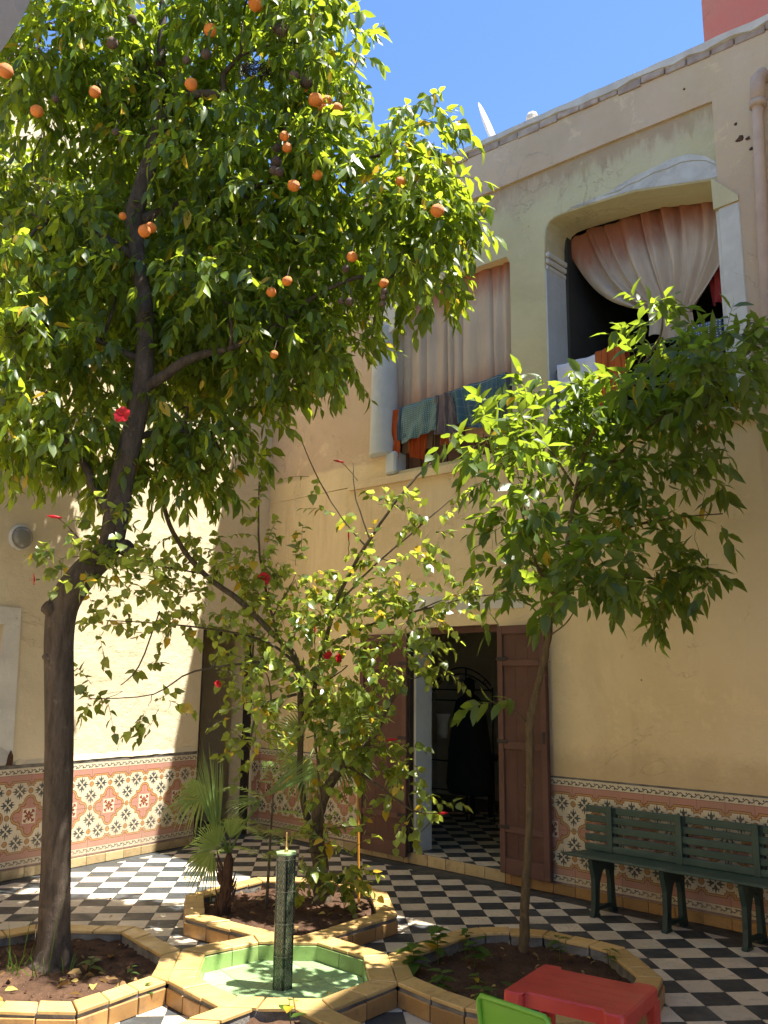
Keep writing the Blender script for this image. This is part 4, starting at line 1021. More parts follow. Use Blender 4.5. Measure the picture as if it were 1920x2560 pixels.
cm.node_tree.nodes  # object coordinates start at the hem
def fix_curtain(mat, dz):
    for n in mat.node_tree.nodes:
        if n.type == 'TEX_COORD':
            mp = mat.node_tree.nodes.new('ShaderNodeMapping'); mp.inputs['Location'].default_value = (0, 0, dz)
            tos = [l.to_socket for l in n.outputs['Object'].links]; mat.node_tree.links.new(n.outputs['Object'], mp.inputs[0])
            for t_ in tos:
                if t_.node != mp: mat.node_tree.links.new(mp.outputs[0], t_)
fix_curtain(cm, 3.9)
def c2(u, v):
    # gathered: straight rod above, all folds drawn to a knot lower right
    tx = -.15+1.50*u; tz = 5.665-.075*u-.014*math.sin(26*u); tz -= 2.2*max(0, .06-u)+2.6*max(0, u-.93)
    bx = .62+.38*u; bz = 4.69-.13*u-.03*math.sin(math.pi*u)
    sag = -.13*math.sin(math.pi*v)*(1-u)**3; bulge = .14*math.sin(math.pi*v)*u**2
    k = v**(1+.25*u)
    x = tx+(bx-tx)*k+bulge-.05*math.sin(math.pi*v)*(1-u)**3; z = tz+(bz-tz)*v+sag
    f = folds(u+.04*v*math.sin(7*u), 11, 8); f = math.copysign(abs(f)**.7, f)+.5*math.sin(57*u+3*v)*abs(math.sin(6*u))+.9*sum(math.exp(-((u-c_)/.012)**2) for c_ in (.16, .24, .47, .53, .58, .70, .83, .90))
    return (x+.010*f, .42+.034*f*(.35+.65*math.sin(math.pi*min(1, v*.85+.1)))-.03*v+.10*math.sin(math.pi*v)*math.sin(math.pi*u)*-1, z)
cm2 = curtain('gathered_curtain_cloth', 5.56, 3.0, .95, .0)
o = add('curtain', grid_cloth(lambda u, v: (lambda p: (p[0]-.6, p[1]-.42, p[2]-4.4))(c2(u, v)), 260, 36), cm2, None, TR(.6, .42, 4.4)); fix_curtain(cm2, 4.4)
o['label'] = 'beige curtain with rusty top edge gathered into a knot in the right loggia opening'; o['category'] = 'curtain'
def c2b(u, v):
    x = .62+.38*u+.05*math.sin(9*u)*v; z = 4.70-.13*u-.24*v
    return (x-.6, -.03+.03*math.sin(20*u+3*v), z-4.4)
ck = add('knot', grid_cloth(c2b, 30, 6), cm2, o)
# ------------------------------------------------------------ clothes over the rail of the left loggia
def hung(name, label, x0, x1, zr0, zr1, drop, mat, seed, y=-.03, slant=0.0, uneven=.05, nfold=3, amp=.018, narrow=0.0, cat='garment', back=.12, xoff=0):
    r = random.Random(seed); w_ = x1-x0; e = [r.uniform(-1, 1) for _ in range(8)]
    def fn(u, v):
        zt = zr0+(zr1-zr0)*u; s = v*(drop+back)-back
        if s < 0: yy = .035+.0; z = zt+s*.9-.0; yy = y+.06+.01*math.sin(9*u)
        else:
            yy = y-.012*min(1, s*20); z = zt-s*(1+uneven*math.sin(3*u+e[0]*3))+0
        if abs(s) < .03: z = zt-abs(s)*.5; yy = y+.03-.045*(s+.03)/.06+.0
        q = max(0, s)/max(.01, drop); f = folds(u+.05*q, seed, nfold)
        cx = (x0+x1)/2; x = cx+(u-.5)*w_*(1-narrow*q)+slant*q
        return (x-x0, yy+amp*f*(.3+q)-.01*math.sin(12*u+seed+4*q)-.006*math.sin(25*u*q+seed), z-zr0)
    me = grid_cloth(fn, 44, 26, (w_, drop+back)); o = add(name, me, mat, None, TR(x0, 0, zr0)); o['label'] = label; o['category'] = cat; o['group'] = 'laundry over the loggia rails'; return o
rail = lambda s: 4.13+.135*(s+2.07)
RY = .02
rr = thing('rail', 'dark rail and board balustrade under the laundry in the left loggia opening', 'balustrade', TR(-2.06, .10, 3.64))
add('rail_bar', MB().tube([(0, 0, .655, .015), (1.53, 0, .665, .015)], 8).mesh('bar'), M_DARK, rr)
for k in range(9): add('board', MB().box(.17*k+.004, .17*k+.160, .03, .05, 0, .46, .003).mesh('b'), M_WOOD, rr)
hung('orange_garment', 'rust orange garment sleeve hanging at the far left of the rail', -2.05, -1.88, 4.30, 4.31, .50, cloth('rust_cloth', (.42, .085, .025)), 3, RY, -.03, amp=.03)
hung('orange_garment', 'rust orange cloth showing below the dotted towel', -1.86, -1.52, 4.30, 4.31, .56, cloth('rust_cloth_b', (.46, .09, .022)), 4, RY+.03, .0, narrow=.45, amp=.035, nfold=5)
hung('blue_grey_garment', 'narrow grey-blue cloth between the orange sleeve and the dotted towel', -1.92, -1.80, 4.305, 4.31, .33, cloth('greyblue_cloth', (.13, .18, .21)), 5, RY-.01)
hung('dotted_towel', 'grey-green dotted garment hanging left on the loggia rail', -1.85, -1.38, 4.31, 4.32, .37, cloth('dotted_cloth', (.13, .215, .215), None, 'dots', (.42, .46, .42)), 6, RY-.02, -.02, uneven=.05, amp=.02)
hung('taupe_garment', 'plain taupe garment hanging in the middle of the loggia rail', -1.42, -1.20, 4.32, 4.32, .42, cloth('taupe_cloth', (.20, .155, .15)), 8, RY-.012, .02, narrow=-.3, amp=.028, nfold=4)
hung('orange_garment', 'fringed rust orange scrap below the taupe garment', -1.38, -1.24, 4.30, 4.30, .50, cloth('rust_cloth_c', (.46, .10, .03), None, 'stripe'), 14, RY+.03, .0, amp=.02)
hung('checked_shirt', 'blue checked shirt draped over the right of the loggia rail', -1.24, -.62, 4.32, 4.33, .36, cloth('checked_cloth', (.075, .125, .175), (.06, .13, .145), 'check', (.35, .38, .33)), 9, RY-.03, .06, uneven=.25, narrow=.12, amp=.035, nfold=3)
hung('checked_sleeve', 'blue checked sleeve folded at the right end of the rail', -.70, -.545, 4.325, 4.33, .20, cloth('checked_cloth_b', (.085, .14, .185), (.07, .14, .155), 'check', (.35, .38, .33)), 10, RY-.05, .0, uneven=.1, amp=.02)
hung('grey_cloth', 'speckled grey cloth under the checked sleeve', -.68, -.545, 4.30, 4.31, .40, cloth('speckled_cloth', (.20, .19, .18), (.10, .10, .10)), 12, RY+.02)
rr2 = thing('rail', 'rail under the white sheet in the right loggia opening', 'balustrade', TR(-.11, .12, 3.64))
add('rail_bar', MB().tube([(0, 0, .62, .014), (1.5, 0, .61, .014)], 8).mesh('bar'), M_DARK, rr2)
add('post', MB().box(.03, .06, -.01, .02, 0, .66).mesh('post'), M_DARK, rr2)
hung('white_sheet', 'white sheet hanging over the rail of the right loggia', -.03, .36, 4.275, 4.275, .62, cloth('white_cloth', (.70, .70, .78), (.62, .62, .70)), 21, RY, uneven=.02, amp=.006, cat='sheet')
hung('striped_cloth', 'orange striped cloth beside the white sheet', .34, .62, 4.29, 4.285, .50, cloth('striped_cloth', (.50, .13, .035), None, 'stripe', (.25, .05, .02)), 22, RY-.02, cat='cloth')
hung('patterned_cloth', 'blue and white dotted cloth behind the sapling leaves', 1.10, 1.40, 4.27, 4.27, .60, cloth('spotted_cloth', (.12, .17, .22), None, 'dots', (.75, .77, .8)), 23, RY-.02, cat='cloth', amp=.03)
hung('red_cloth', 'crumpled red cloth hanging behind the gathered curtain', 1.14, 1.35, 5.00, 5.05, .42, cloth('red_cotton', (.42, .06, .055)), 25, .46, narrow=.1, amp=.05, nfold=4, cat='cloth')
# ------------------------------------------------------------ things in the dark room
rk = thing('iron_rack', 'black wrought-iron rack with an arched scrollwork top in the dark room', 'rack', TR(-2.55, 1.8, .095))
for x in (-.55, 0, .38): add('post', MB().tube([(x, 0, 0, .010), (x, 0, 1.45+(.22 if x == 0 else 0), .010)], 6).mesh('p'), M_BLACK, rk)
for z in (.30, .62, 1.30, 1.42): add('bar', MB().tube([(-.55, 0, z, .008), (.38, 0, z, .008)], 6).mesh('b'), M_BLACK, rk)
for k in range(2): add('arch', MB().tube([(-.5+.86*i/14, 0, 1.47+.20*math.sin(math.pi*i/14)**.8-.07*k, .008) for i in range(15)], 6).mesh('a'), M_BLACK, rk)
for k in range(5):
    a = -.40+.17*k; add('scroll', MB().tube([(a+.035*math.cos(t*.7)*(1-t/12), 0, 1.50+.04*math.sin(t*.7)*(1-t/12), .005) for t in range(10)], 5).mesh('s'), M_BLACK, rk)
dr = add('black_robe', MB().lathe([(.27, 0), (.30, .1), (.27, .45), (.22, .8), (.17, .98), (.06, 1.06), (.075, 1.12), (.065, 1.2), (.01, 1.24)], 16).mesh('robe', True), M_CLOTHB, None, TR(-2.30, 1.55, .42)); dr['label'] = 'black robe draped over the rack inside the dark doorway'; dr['category'] = 'robe'
dr.scale = (1, .6, 1)
vz = add('vase', MB().lathe([(.04, 0), (.06, .05), (.05, .16), (.085, .26), (.09, .27)], 14).mesh('vase', True), M_DIM, None, TR(-2.72, 1.60, .98)); vz['label'] = 'pale flared vase on the shelf of the iron rack'; vz['category'] = 'vase'
tb = thing('side_table', 'dark wooden side table at the back of the dark room', 'table', TR(-2.0, 2.0, .095))
add('top', MB().box(-.55, .4, -.2, .2, .66, .70).mesh('top'), M_DARK, tb)
for x in (-.5, .35):
    for y in (-.16, .16): add('leg', MB().box(x-.02, x+.02, y-.02, y+.02, 0, .66).mesh('leg'), M_DARK, tb)
jg = add('jug', MB().lathe([(.05, 0), (.075, .05), (.08, .12), (.045, .2), (.03, .22), (.05, .27), (.02, .31)], 14).mesh('jug', True), M_PALMB, None, TR(-1.93, 2.0, .80)); jg['label'] = 'dark rounded jug standing on the side table in the room'; jg['category'] = 'jug'
# ------------------------------------------------------------ vegetation
T1D, T2D, HD = 1.35, 1.25, 1.35
T1C=[
(-2.31,5.2,6,0.64,0.35,1),(-1.63,5.2,6.01,0.58,0.35,1),(-0.9,5.2,6.05,0.58,0.35,1),(-0.46,5,5.67,0.31,0.34,1),(-1.96,5.5,5.76,0.63,0.30,1),(-2.4,5,5.51,0.27,0.21,1),(-1.17,5.4,5.55,0.55,0.36,1),(-0.55,5.1,5.37,0.31,0.25,1),(-1.73,5.7,5.38,0.65,0.31,1),(-1.02,5.4,5.01,0.61,0.35,1),(-2.37,5.3,5.25,0.25,0.19,0.4),(-0.42,5.1,4.99,0.33,0.27,1),(0.13,5,5,0.33,0.22,1),(0.13,5,4.54,0.38,0.28,1),(0.35,5,4.38,0.23,0.25,1),(0.38,5,4.58,0.18,0.18,1),(-0.33,5.3,4.61,0.47,0.34,1),(-0.88,5.5,4.58,0.58,0.35,1),(-1.69,5.7,4.75,0.60,0.30,1),(-2.19,5.3,4.52,0.46,0.22,1),(-2.27,5,4.07,0.32,0.26,1),(-1.85,5.5,4.15,0.60,0.32,1),(-1.06,5.2,3.99,0.54,0.27,1),(-0.56,5.3,4.07,0.37,0.27,0.8),(-0.42,5.2,3.69,0.28,0.25,0.75),(-0.76,5.3,3.62,0.36,0.24,0.75),(-1.32,5.6,3.87,0.48,0.29,1),(-1.93,5.4,3.61,0.52,0.24,1),(-2.23,5,3.61,0.31,0.31,1),(-2.18,5,3.08,0.31,0.31,1),(-1.89,5.3,3.05,0.41,0.25,1),(-1.39,5.5,3.33,0.40,0.28,1),(-1.06,5.4,3.15,0.27,0.23,0.7),(-1.52,5.5,2.95,0.30,0.15,1),(-1.19,5.4,2.84,0.21,0.10,1),(0.13,4.95,4.07,0.32,0.13,1),(0.3,4.9,4,0.14,0.09,0.6),(-0.82,5.4,3.34,0.18,0.14,0.7),(-1.76,5.2,6.45,0.84,0.29,1),(-0.77,5.1,6.37,0.51,0.29,1),(-2.81,5.6,5.41,0.23,0.40,0.4),]
T1C += [(-2.1,6.9,4.9,.55,.45,1.7),(-2.45,6.5,4.6,.5,.4,1.7),(-2.75,6.1,4.5,.45,.4,1.7),(-1.9,7.0,5.5,.5,.4,.8),(-2.9,5.8,4.9,.45,.45,.8),(-2.3,6.7,5.5,.5,.4,.8),(-1.75,6.4,5.9,.5,.45,.8),(-2.6,6.2,5.3,.5,.4,.8),(-.5,6.0,4.2,.45,.32,.9),(-.1,5.95,4.8,.4,.35,.9),(-.9,6.1,4.3,.45,.35,.9),(-1.4,6.3,4.0,.45,.3,.9),(-1.35,6.9,4.9,.38,.4,1.6),(-1.65,7.0,4.5,.42,.35,1.7)]
T2C=[
(1.81,5.4,3.98,0.23,0.10,0.9),(2.09,4.9,3.64,0.28,0.11,1),(2.51,5.4,3.76,0.18,0.15,1),(1.76,4.65,3.37,0.37,0.13,1),(1.49,5.2,3.48,0.35,0.12,1),(1.12,5.45,3.34,0.40,0.14,1),(0.57,4.65,2.95,0.26,0.11,1),(1.85,5.5,3.4,0.46,0.15,1),(2.01,4.9,3.26,0.25,0.14,1),(1.33,5.6,3.14,0.50,0.13,1),(0.72,4.65,2.73,0.21,0.08,1),(1.61,5.3,2.93,0.44,0.11,1),(2.1,5.45,2.88,0.18,0.05,0.6),(0.91,4.75,2.52,0.29,0.11,1),(1.54,5.5,2.64,0.39,0.11,1),(1.86,5,2.52,0.16,0.06,0.6),(0.93,5.5,2.36,0.30,0.12,1),(1.19,4.75,2.23,0.33,0.11,1),(1.72,5.3,2.29,0.29,0.12,1),(1.67,5.45,2.1,0.20,0.08,1),(1.08,4.75,2.05,0.26,0.06,1),(0.66,5.3,2.12,0.10,0.06,0.5),(1.86,4.9,2.18,0.11,0.04,0.5),]
HC=[
(-1.37,5.9,2.53,0.19,0.13,1),(-1.5,5.8,2.33,0.22,0.11,1),(-1.17,6,2.48,0.23,0.23,1),(-0.9,6.1,2.87,0.08,0.18,1),(-0.87,6,2.45,0.20,0.20,1),(-0.62,6.1,2.33,0.26,0.18,1),(-1.73,5.9,2.14,0.25,0.13,1),(-1.88,5.8,1.94,0.17,0.11,0.8),(-1.37,6,2.05,0.35,0.19,1),(-0.98,6,2.03,0.35,0.22,1),(-1.75,5.5,1.49,0.16,0.08,1),(-1.48,5.6,1.42,0.18,0.08,1),(-1.64,5.7,1.64,0.18,0.08,0.5),(-0.84,6,1.71,0.35,0.22,1),(-0.48,6.1,2.01,0.36,0.23,1),(-0.09,6.1,2.17,0.33,0.20,1),(0.3,6.1,2.11,0.33,0.16,1),(0.65,6,2.17,0.19,0.11,1),(0.17,6.1,1.85,0.29,0.19,1),(-0.28,6.1,1.69,0.35,0.26,1),(0.04,6.1,2.47,0.36,0.23,0.45),(0.3,6.1,2.71,0.30,0.20,0.35),(-0.1,6.1,2.84,0.37,0.17,0.35),(-0.47,6.1,3.04,0.13,0.10,0.3),(-0.85,5.9,1.37,0.19,0.22,1),(-0.87,5.9,1.14,0.11,0.12,1),(-0.6,6.1,1.56,0.22,0.22,1),(-0.4,6.2,1.28,0.26,0.23,1),(-0.08,6.2,1.4,0.19,0.26,1),(0.08,6.1,1.07,0.16,0.19,1),(0.21,6,0.78,0.18,0.15,1),(-0.17,6.2,1.06,0.19,0.19,1),(-0.4,6.3,0.86,0.19,0.23,1),(-0.45,6.3,0.46,0.16,0.19,1),(-0.22,6.2,0.3,0.16,0.19,1),(-0.52,6.1,0.21,0.12,0.09,1),(-0.07,6.1,0.59,0.08,0.08,0.6),(0.39,6,1.69,0.14,0.11,0.8),]
HC2=[
(-1.56,4.95,2.48,0.16,0.14,1),(-1.67,4.9,2.25,0.21,0.13,1),(-1.79,4.9,2.2,0.16,0.09,1),(-1.44,4.95,2.26,0.19,0.11,1),(-1.42,5.3,2.22,0.17,0.10,1),(-1.81,4.9,2.34,0.16,0.05,0.5),]
T1TR=[(-1.786,5.1,0.05,0.104),(-1.782,5.1,0.156,0.084),(-1.8,5.1,0.489,0.080),(-1.831,5.1,0.982,0.079),(-1.866,5.1,1.495,0.079),(-1.893,5.1,1.813,0.084),(-1.878,5.1,2.029,0.090),(-1.769,5.1,2.209,0.085),(-1.649,5.12,2.353,0.072),(-1.629,5.15,2.542,0.073),(-1.627,5.2,2.785,0.072),(-1.585,5.2,3.053,0.069),(-1.545,5.2,3.326,0.067),(-1.532,5.2,3.573,0.062),(-1.575,5.25,3.974,0.057),(-1.662,5.3,4.359,0.055),(-1.699,5.3,4.629,0.059),(-1.641,5.3,4.939,0.057),(-1.586,5.3,5.22,0.054),(-1.536,5.3,5.452,0.054)]
T1B1=[(-1.535,5.3,5.434,0.048),(-1.588,5.3,5.614,0.039),(-1.594,5.3,5.871,0.032),(-1.599,5.3,6.169,0.029),(-1.622,5.3,6.55,0.025)]
T1B2=[(-1.535,5.3,5.434,0.045),(-1.41,5.25,5.513,0.038),(-1.225,5.2,5.496,0.030),(-1.131,5.2,5.507,0.024),(-1.122,5.2,5.65,0.019),(-0.998,5.1,5.715,0.014)]
T1B3=[(-1.586,5.3,5.578,0.032),(-1.728,5.35,5.835,0.028),(-1.903,5.4,6.024,0.023),(-2.126,5.4,6.135,0.018),(-2.356,5.1,5.913,0.014)]
T1B4=[(-1.535,5.2,3.387,0.044),(-1.403,5.15,3.448,0.035),(-1.251,5.1,3.537,0.030),(-1.11,5.1,3.594,0.025),(-0.966,5.1,3.626,0.019),(-0.682,5.1,3.79,0.015),(-0.454,5.1,3.981,0.013),(-0.188,5,4.061,0.013),(-0.101,5,4.046,0.014),(0.015,5,4.063,0.010),(0.188,5,4.19,0.007)]
T1B5=[(-1.661,5.15,2.585,0.042),(-1.787,5.2,2.739,0.031),(-1.855,5.2,2.871,0.024),(-1.93,5.1,2.991,0.017),(-2.073,5,3.135,0.011)]
T1B6=[(-1.66,5.3,4.326,0.031),(-1.971,5.3,4.524,0.020),(-2.243,5.2,4.531,0.012),(-2.338,5,4.161,0.009)]
T1B7=[(-1.696,5.3,4.595,0.031),(-1.314,5.35,4.8,0.024),(-0.869,5.3,4.878,0.019),(-0.417,5.1,4.892,0.014),(0.037,5,4.932,0.010)]
T1B8=[(-1.541,5.2,3.573,0.029),(-1.85,5.3,3.736,0.018),(-2.081,5.1,3.775,0.012),(-2.263,5,3.668,0.009)]
T1B9=[(-1.585,5.2,3.053,0.026),(-1.406,5.35,3.16,0.016),(-1.147,5.4,3.147,0.012)]
T2TR=[(0.84,5.45,0.022,0.032),(0.869,5.45,0.442,0.026),(0.903,5.45,0.97,0.022),(0.914,5.45,1.352,0.027),(0.964,5.43,1.576,0.021),(1.013,5.4,1.801,0.020),(1.08,5.4,2.117,0.017),(1.162,5.4,2.441,0.016),(1.216,5.4,2.741,0.013),(1.306,5.35,3.097,0.012),(1.498,5.35,3.411,0.011),(1.772,5.3,3.776,0.008),(1.816,5.3,4.035,0.005)]
T2B1=[(1.08,5.4,2.117,0.012),(0.932,5.35,2.372,0.009),(0.844,5.3,2.716,0.007),(0.668,5.25,3.062,0.006)]
T2B2=[(1.129,5.4,2.293,0.012),(1.474,5.4,2.533,0.009),(1.816,5.35,2.617,0.006),(2.12,5.3,2.641,0.004)]
T2B3=[(1.216,5.4,2.741,0.012),(1.557,5.4,3.083,0.009),(1.931,5.3,3.398,0.007),(2.327,5.2,3.678,0.006)]
T2B4=[(1.219,5.4,2.833,0.009),(1.038,5.35,3.094,0.007),(0.885,5.3,3.263,0.004)]
T2B5=[(1.095,5.4,2.146,0.009),(1.376,5.4,2.266,0.007),(1.753,5.4,2.241,0.004),(1.99,5.25,2.254,0.003)]
T2B6=[(0.905,5.45,1.338,0.007),(0.805,5.4,1.422,0.006),(0.659,5.35,1.477,0.004)]
HB1=[(-0.403,6.5,0.056,0.065),(-0.433,6.5,0.333,0.056),(-0.458,6.45,0.56,0.049),(-0.405,6.4,0.787,0.039),(-0.259,6.35,1.014,0.030),(-0.079,6.25,1.182,0.023),(0.032,6.2,1.406,0.019),(0.176,6.15,1.63,0.013)]
HB2=[(-0.433,6.5,0.333,0.033),(-0.575,6.45,0.842,0.023),(-0.579,6.35,1.299,0.023),(-0.61,6.2,1.719,0.023),(-0.769,6.1,1.907,0.021),(-0.989,6,2.122,0.021),(-1.235,5.9,2.301,0.019),(-1.411,5.85,2.517,0.017),(-1.518,5.8,2.765,0.016),(-1.577,5.75,3.046,0.011),(-1.591,5.7,3.23,0.006)]
HB3=[(-0.423,6.3,1.822,0.015),(-0.309,6.2,2.215,0.015),(-0.129,6.15,2.546,0.013),(0.068,6.1,2.844,0.010),(0.234,6.1,3.052,0.008),(0.335,6.1,3.158,0.005)]
HB4=[(-0.525,6.3,1.301,0.020),(-0.453,6.3,1.69,0.017),(-0.423,6.3,1.822,0.015)]
HB5=[(-0.307,6.2,2.148,0.008),(-0.094,6.15,2.378,0.007),(0.169,6.1,2.608,0.007),(0.436,6.1,2.848,0.005),(0.52,6.1,2.901,0.003)]
HB6=[(-0.129,6.15,2.546,0.007),(-0.298,6.1,2.738,0.005),(-0.471,6.1,3.01,0.005),(-0.615,6.1,3.322,0.003)]
HB7=[(-0.096,6.15,2.58,0.007),(-0.2,6.1,2.876,0.005),(-0.232,6.1,3.152,0.003)]
HB8=[(-0.423,6.3,1.822,0.013),(-0.089,6.2,1.985,0.010),(0.237,6.1,2.079,0.008),(0.62,6,2.171,0.005),(0.959,5.9,2.197,0.003)]
HB9=[(-0.442,6.2,1.56,0.013),(-0.733,6.1,1.811,0.010),(-0.979,6,1.899,0.008),(-1.418,5.95,1.955,0.006),(-1.88,5.9,1.978,0.003)]
HB10=[(-0.604,6.2,1.495,0.011),(-0.832,6,1.402,0.008),(-0.869,5.9,1.136,0.005)]
HB11=[(-1.235,5.9,2.301,0.006),(-1.6,5.6,2.336,0.005),(-1.742,5.2,2.321,0.004)]
HB12=[(-0.735,6.1,1.875,0.010),(-0.887,6.1,2.463,0.008),(-0.908,6.1,3.006,0.005)]
HB13=[(-0.259,6.35,1.014,0.013),(-0.01,6.1,0.888,0.008),(0.207,6,0.754,0.006),(0.391,6,0.735,0.003)]
HB14=[(-0.433,6.5,0.333,0.010),(-0.393,6.3,0.584,0.006),(-0.446,6.2,1.057,0.008),(-0.468,6.2,1.306,0.008)]
HB15=[(-0.844,6,1.712,0.010),(-1.242,5.8,1.643,0.006),(-1.456,5.6,1.493,0.004),(-1.799,5.4,1.464,0.003)]
HB16=[(-1.522,5.9,2.044,0.005),(-1.583,5.7,1.667,0.005),(-1.666,5.6,1.548,0.003)]
HB17=[(1.234,5.9,2.408,0.000),(1.234,5.9,2.408,0.000)]
ORG=[(-0.842, 4.7, 5.763, 17),(-1.139, 4.8, 5.654, 15),(-2.317, 4.6, 5.187, 16),(-1.843, 4.8, 5.199, 13),(-1.242, 4.8, 5.262, 14),(-2.194, 4.8, 5.061, 14),(-0.446, 4.7, 5.085, 16),(-0.314, 4.7, 5.029, 13),(-0.386, 4.8, 5.154, 12),(-0.631, 4.7, 4.835, 11),(-0.611, 4.7, 4.757, 11),(-0.55, 4.6, 4.441, 14),(-0.424, 4.7, 4.576, 12),(-1.44, 4.7, 4.196, 14),(-1.418, 4.75, 4.246, 13),(0.076, 4.6, 4.476, 11),(0.288, 4.5, 4.231, 15),(-0.199, 4.6, 3.991, 12),(-0.583, 4.7, 3.886, 12),(-0.673, 4.7, 3.815, 11),(-0.015, 4.6, 3.829, 11),(-1.643, 4.9, 4.407, 9),(-0.643, 4.7, 3.429, 9),(-0.533, 4.85, 5.282, 9),(-0.402, 4.8, 5.098, 12)]
DRY=[(-1.761, 4.8, 5.552, 13),(-1.68, 4.9, 5.809, 11),(-1.159, 4.8, 5.479, 11),(-1.307, 4.9, 5.514, 9),(-0.717, 4.8, 5.669, 12),(-0.692, 4.8, 5.643, 12),(-0.673, 4.85, 5.713, 11),(-0.594, 4.8, 5.326, 12),(-0.517, 4.8, 5.284, 14),(-0.68, 4.75, 4.693, 12),(-0.651, 4.7, 4.592, 10),(-0.692, 4.75, 4.636, 10),(-2.086, 4.8, 5.147, 8),(-1.692, 4.8, 4.921, 8),(-1.651, 4.8, 4.864, 7),(-0.263, 4.7, 3.762, 7),(-0.212, 4.65, 3.739, 9),(-0.242, 4.75, 3.992, 9),(-0.012, 4.6, 3.778, 8),(-0.017, 4.6, 3.746, 7),(-0.019, 4.6, 3.704, 6),(-0.432, 4.8, 5.049, 8),(-0.687, 4.8, 4.821, 9)]
FLW=[(-1.458, 4.6, 3.023, 17),(-1.923, 4.75, 2.119, 11),(-0.366, 5.9, 1.754, 10),(-0.3, 5.9, 1.74, 9),(-0.82, 5.9, 2.274, 13),(-1.067, 5.7, 1.56, 8)]
BUD=[(-1.855, 4.8, 2.481, 10, -1),(0.397, 6.0, 0.735, 8, 1),(0.058, 6.0, 1.205, 8, 1),(-0.323, 6.1, 3.161, 7, -1),(-0.252, 6.1, 2.604, 5, 0),(-0.461, 5.9, 1.924, 5, 0)]
NEST=[(-0.856, 4.9, 5.452, 35)]
PALM=[(-1.027, 6.2, 0.091, 0),(-1.042, 6.2, 0.414, 0),(-1.069, 6.15, 0.512, 0),(-1.254, 6.15, 1.053, 0),(-0.391, 6.1, 1.035, 0),(-1.356, 6.0, 0.68, 0),(-1.031, 6.2, 0.866, 0),(-0.448, 6.4, 1.201, 0)]
STICK=[(-0.148, 6.5, 0.022, 0),(-0.191, 6.45, 1.298, 0)]
FALL=[(-1.801, 4.5, 0.095, 0)]
ARCH=[(-0.668, 1.3, 2.63, 0),(-0.651, 1.3, 2.662, 0),(-0.638, 1.3, 2.694, 0),(-0.628, 1.3, 2.736, 0)]

rng = np.random.default_rng(11)
def leaf_template(w, fold=.10, curl=.16, kind='citrus'):
    if kind == 'citrus':
        xs = [(0, 0), (.28, .5), (.62, .46), (1.0, 0)]
    else:
        xs = [(0, 0), (.18, .52), (.55, .46), (1.0, 0)]
    V_ = [(0, 0, 0)]
    for x, y in xs[1:3]:
        V_ += [(x, -y*w, -curl*x*x+fold*w), (x, 0, -curl*x*x), (x, y*w, -curl*x*x+fold*w)]
    V_.append((1, 0, -curl))
    F_ = [(0, 1, 2), (0, 2, 3), (1, 4, 5, 2), (2, 5, 6, 3), (4, 7, 5), (5, 7, 6)]
    return np.array(V_, float), F_
def frames(d, up_):
    d = d/np.linalg.norm(d, axis=1, keepdims=True); y = np.cross(up_, d); y /= np.linalg.norm(y, axis=1, keepdims=True)+1e-9; z = np.cross(d, y)
    return d, y, z
def build_leaves(P, D, U, S, W_, tmpl, F_):
    x, y, z = frames(D, U); T = tmpl[None]; S = S[:, None, None]; Wd = W_[:, None, None]; CU = rng.uniform(.2, 2.4, len(P))[:, None, None]
    V_ = P[:, None]+S*(T[..., 0:1]*x[:, None]+T[..., 1:2]*Wd*y[:, None]+T[..., 2:3]*CU*z[:, None])
    n, k = V_.shape[:2]; V_ = V_.reshape(-1, 3)
    me = bpy.data.meshes.new('foliage'); tri = [f for f in F_ if len(f) == 3]; quad = [f for f in F_ if len(f) == 4]
    L = []; st = []; tot = []
    base = (np.arange(n)*k)[:, None]
    ft = (base[:, None]+np.array(tri)[None]).reshape(-1, 3); fq = (base[:, None]+np.array(quad)[None]).reshape(-1, 4)
    loops = np.concatenate([ft.ravel(), fq.ravel()]); starts = np.concatenate([np.arange(len(ft))*3, len(ft)*3+np.arange(len(fq))*4]); totals = np.concatenate([np.full(len(ft), 3), np.full(len(fq), 4)])
    me.vertices.add(len(V_)); me.vertices.foreach_set('co', V_.ravel()); me.loops.add(len(loops)); me.loops.foreach_set('vertex_index', loops)
    me.polygons.add(len(starts)); me.polygons.foreach_set('loop_start', starts); me.polygons.foreach_set('loop_total', totals)
    me.polygons.foreach_set('use_smooth', np.ones(len(starts), bool)); me.update(calc_edges=True); return me
def sample_twigs(clusters, density, shell=.55, droop=.45, flat=.9):
    out = []
    for cx, cy, cz, rx, rz, n in clusters:
        ry = .55*(rx+rz)*(flat if cy < 5.9 else .85); ry = max(ry, .12); m = max(2, int(density*rx*rz*n))
        q = rng.normal(size=(m, 3)); q /= np.linalg.norm(q, axis=1, keepdims=True); r = rng.random(m)**shell
        p = np.array([cx, cy, cz])+q*r[:, None]*np.array([rx, ry, rz]); d = q*np.array([1, 1, .8])+rng.normal(size=(m, 3))*.55+np.array([0, 0, -droop])
        out.append(np.concatenate([p, d/np.linalg.norm(d, axis=1, keepdims=True)], axis=1))
    return np.concatenate(out)
